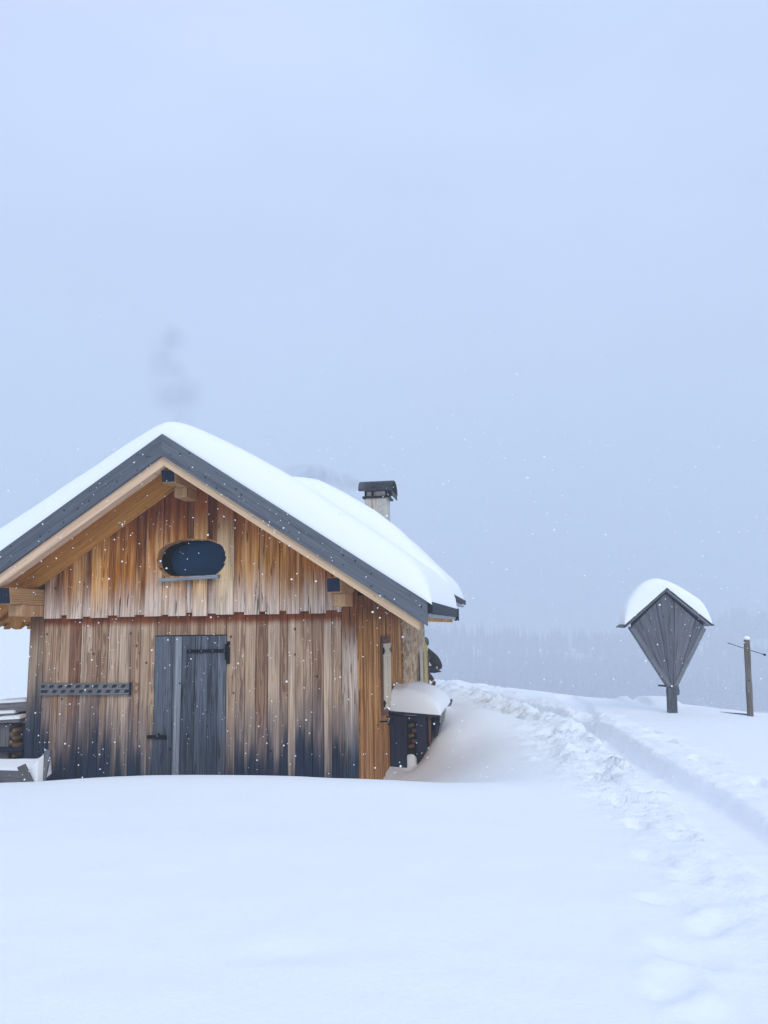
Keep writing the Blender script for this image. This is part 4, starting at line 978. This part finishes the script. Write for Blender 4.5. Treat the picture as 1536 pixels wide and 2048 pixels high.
# ------------------------------------------------------------------ falling snow
rs_ = random.Random(9); t5 = (1 + 5 ** .5) / 2
IV = [V(p).normalized() for p in ((-1, t5, 0), (1, t5, 0), (-1, -t5, 0), (1, -t5, 0), (0, -1, t5), (0, 1, t5), (0, -1, -t5), (0, 1, -t5), (t5, 0, -1), (t5, 0, 1), (-t5, 0, -1), (-t5, 0, 1))]
IF = [(0,11,5),(0,5,1),(0,1,7),(0,7,10),(0,10,11),(1,5,9),(5,11,4),(11,10,2),(10,7,6),(7,1,8),(3,9,4),(3,4,2),(3,2,6),(3,6,8),(3,8,9),(4,9,5),(2,4,11),(6,2,10),(8,6,7),(9,8,1)]
vs = []; fs = []
for k in range(3800):
    y_ = 2.6 + 10.5 * rs_.random() ** .75; x_ = rs_.uniform(-.56, .56) * y_; z_ = EYE + (rs_.uniform(-.20, .26) if rs_.random() < .88 else rs_.uniform(.26, .62)) * y_
    if z_ < .3: continue
    lx = (V((x_, y_, 0)) - V((OX, OY, 0)))
    if lx.dot(W_) > -.15 and lx.dot(U) < .3: continue
    r_ = rs_.choice((.0024, .0028, .0032, .0036, .0042, .005, .0066)) * (1 if y_ > 4 else .55); b0 = len(vs)
    vs += [(x_ + p.x * r_, y_ + p.y * r_, z_ + p.z * r_) for p in IV]; fs += [tuple(i_ + b0 for i_ in q) for q in IF]
me = bpy.data.meshes.new('falling_snow'); me.from_pydata(vs, [], fs); me.polygons.foreach_set('use_smooth', [True] * len(fs)); me.update()
o = link('falling_snow', me, M['roof_snow']); tag(o, 'scattered white snowflakes falling in front of the hut', 'snowflakes', kind='stuff')

# ------------------------------------------------------------------ smoke
def smoke(name, blobs, dens, col, label):
    t = NT(name + '_volume'); g = t.n('ShaderNodeNewGeometry').outputs['Position']
    n1 = t.noise(g, 1.6, 4, .6, .6); tot = None
    for (c_, r_) in blobs:
        vs_ = t.n('ShaderNodeVectorMath', operation='SUBTRACT'); t.con(g, vs_.inputs[0]); vs_.inputs[1].default_value = c_
        dv = t.n('ShaderNodeVectorMath', operation='DIVIDE'); t.con(vs_.outputs[0], dv.inputs[0]); dv.inputs[1].default_value = r_
        ln = t.n('ShaderNodeVectorMath', operation='LENGTH'); t.con(dv.outputs[0], ln.inputs[0])
        q = t.mr(ln.outputs['Value'], 0.15, 1.0, 1, 0)
        tot = q if tot is None else t.ma('MAXIMUM', tot, q)
    d_ = t.ma('MULTIPLY', tot, t.mr(n1, .36, .64)); d_ = t.ma('MULTIPLY', d_, dens)
    pv = t.n('ShaderNodeVolumePrincipled'); pv.inputs['Color'].default_value = (*col, 1); t.con(d_, pv.inputs['Density']); pv.inputs['Anisotropy'].default_value = .2
    t.t.links.new(pv.outputs[0], t.out.inputs['Volume'])
    lo = V([min(c_[k] - r_[k] for c_, r_ in blobs) for k in range(3)]); hi_ = V([max(c_[k] + r_[k] for c_, r_ in blobs) for k in range(3)])
    mb = MB(); mb.box(lo, hi_); o = mb.build(name, t.m); tag(o, label, 'smoke', kind='stuff'); t.m.cycles.volume_step_rate = 1.0 if hasattr(t.m.cycles, 'volume_step_rate') else 1
    return o
smoke('chimney_smoke', [((-.70, 14.0, 4.18), (.50, .3, .20)), ((-.92, 14.0, 4.28), (.55, .3, .22)), ((-1.18, 14.0, 4.36), (.60, .3, .22)), ((-1.42, 14.0, 4.46), (.55, .3, .20))], 2.3, (.46, .48, .54), 'thin grey smoke drifting left from the chimney cap')
smoke('drifting_smoke', [((-3.85, 14.0, 5.95), (.70, .5, .55)), ((-4.02, 14.0, 6.25), (.52, .5, .62)), ((-4.18, 14.0, 6.65), (.36, .4, .62)), ((-4.0, 14.0, 7.05), (.42, .4, .38)), ((-3.72, 14.0, 5.40), (.30, .3, .7))], .75, (.52, .54, .60), 'faint grey puff of smoke hanging in the air above the roof ridge')

# ------------------------------------------------------------------ haze
s = MB(); s.box((-1300, -25, -75), (1300, 1420, 215)); 
t = NT('haze_air'); pv = t.n('ShaderNodeVolumePrincipled'); pv.inputs['Color'].default_value = (.93, .96, 1.0, 1); pv.inputs['Density'].default_value = .0033; pv.inputs['Anisotropy'].default_value = .0
t.t.links.new(pv.outputs[0], t.out.inputs['Volume'])
hz = s.build('haze', t.m); tag(hz, kind='stuff'); hz['label'] = 'pale blue winter mist filling the air'
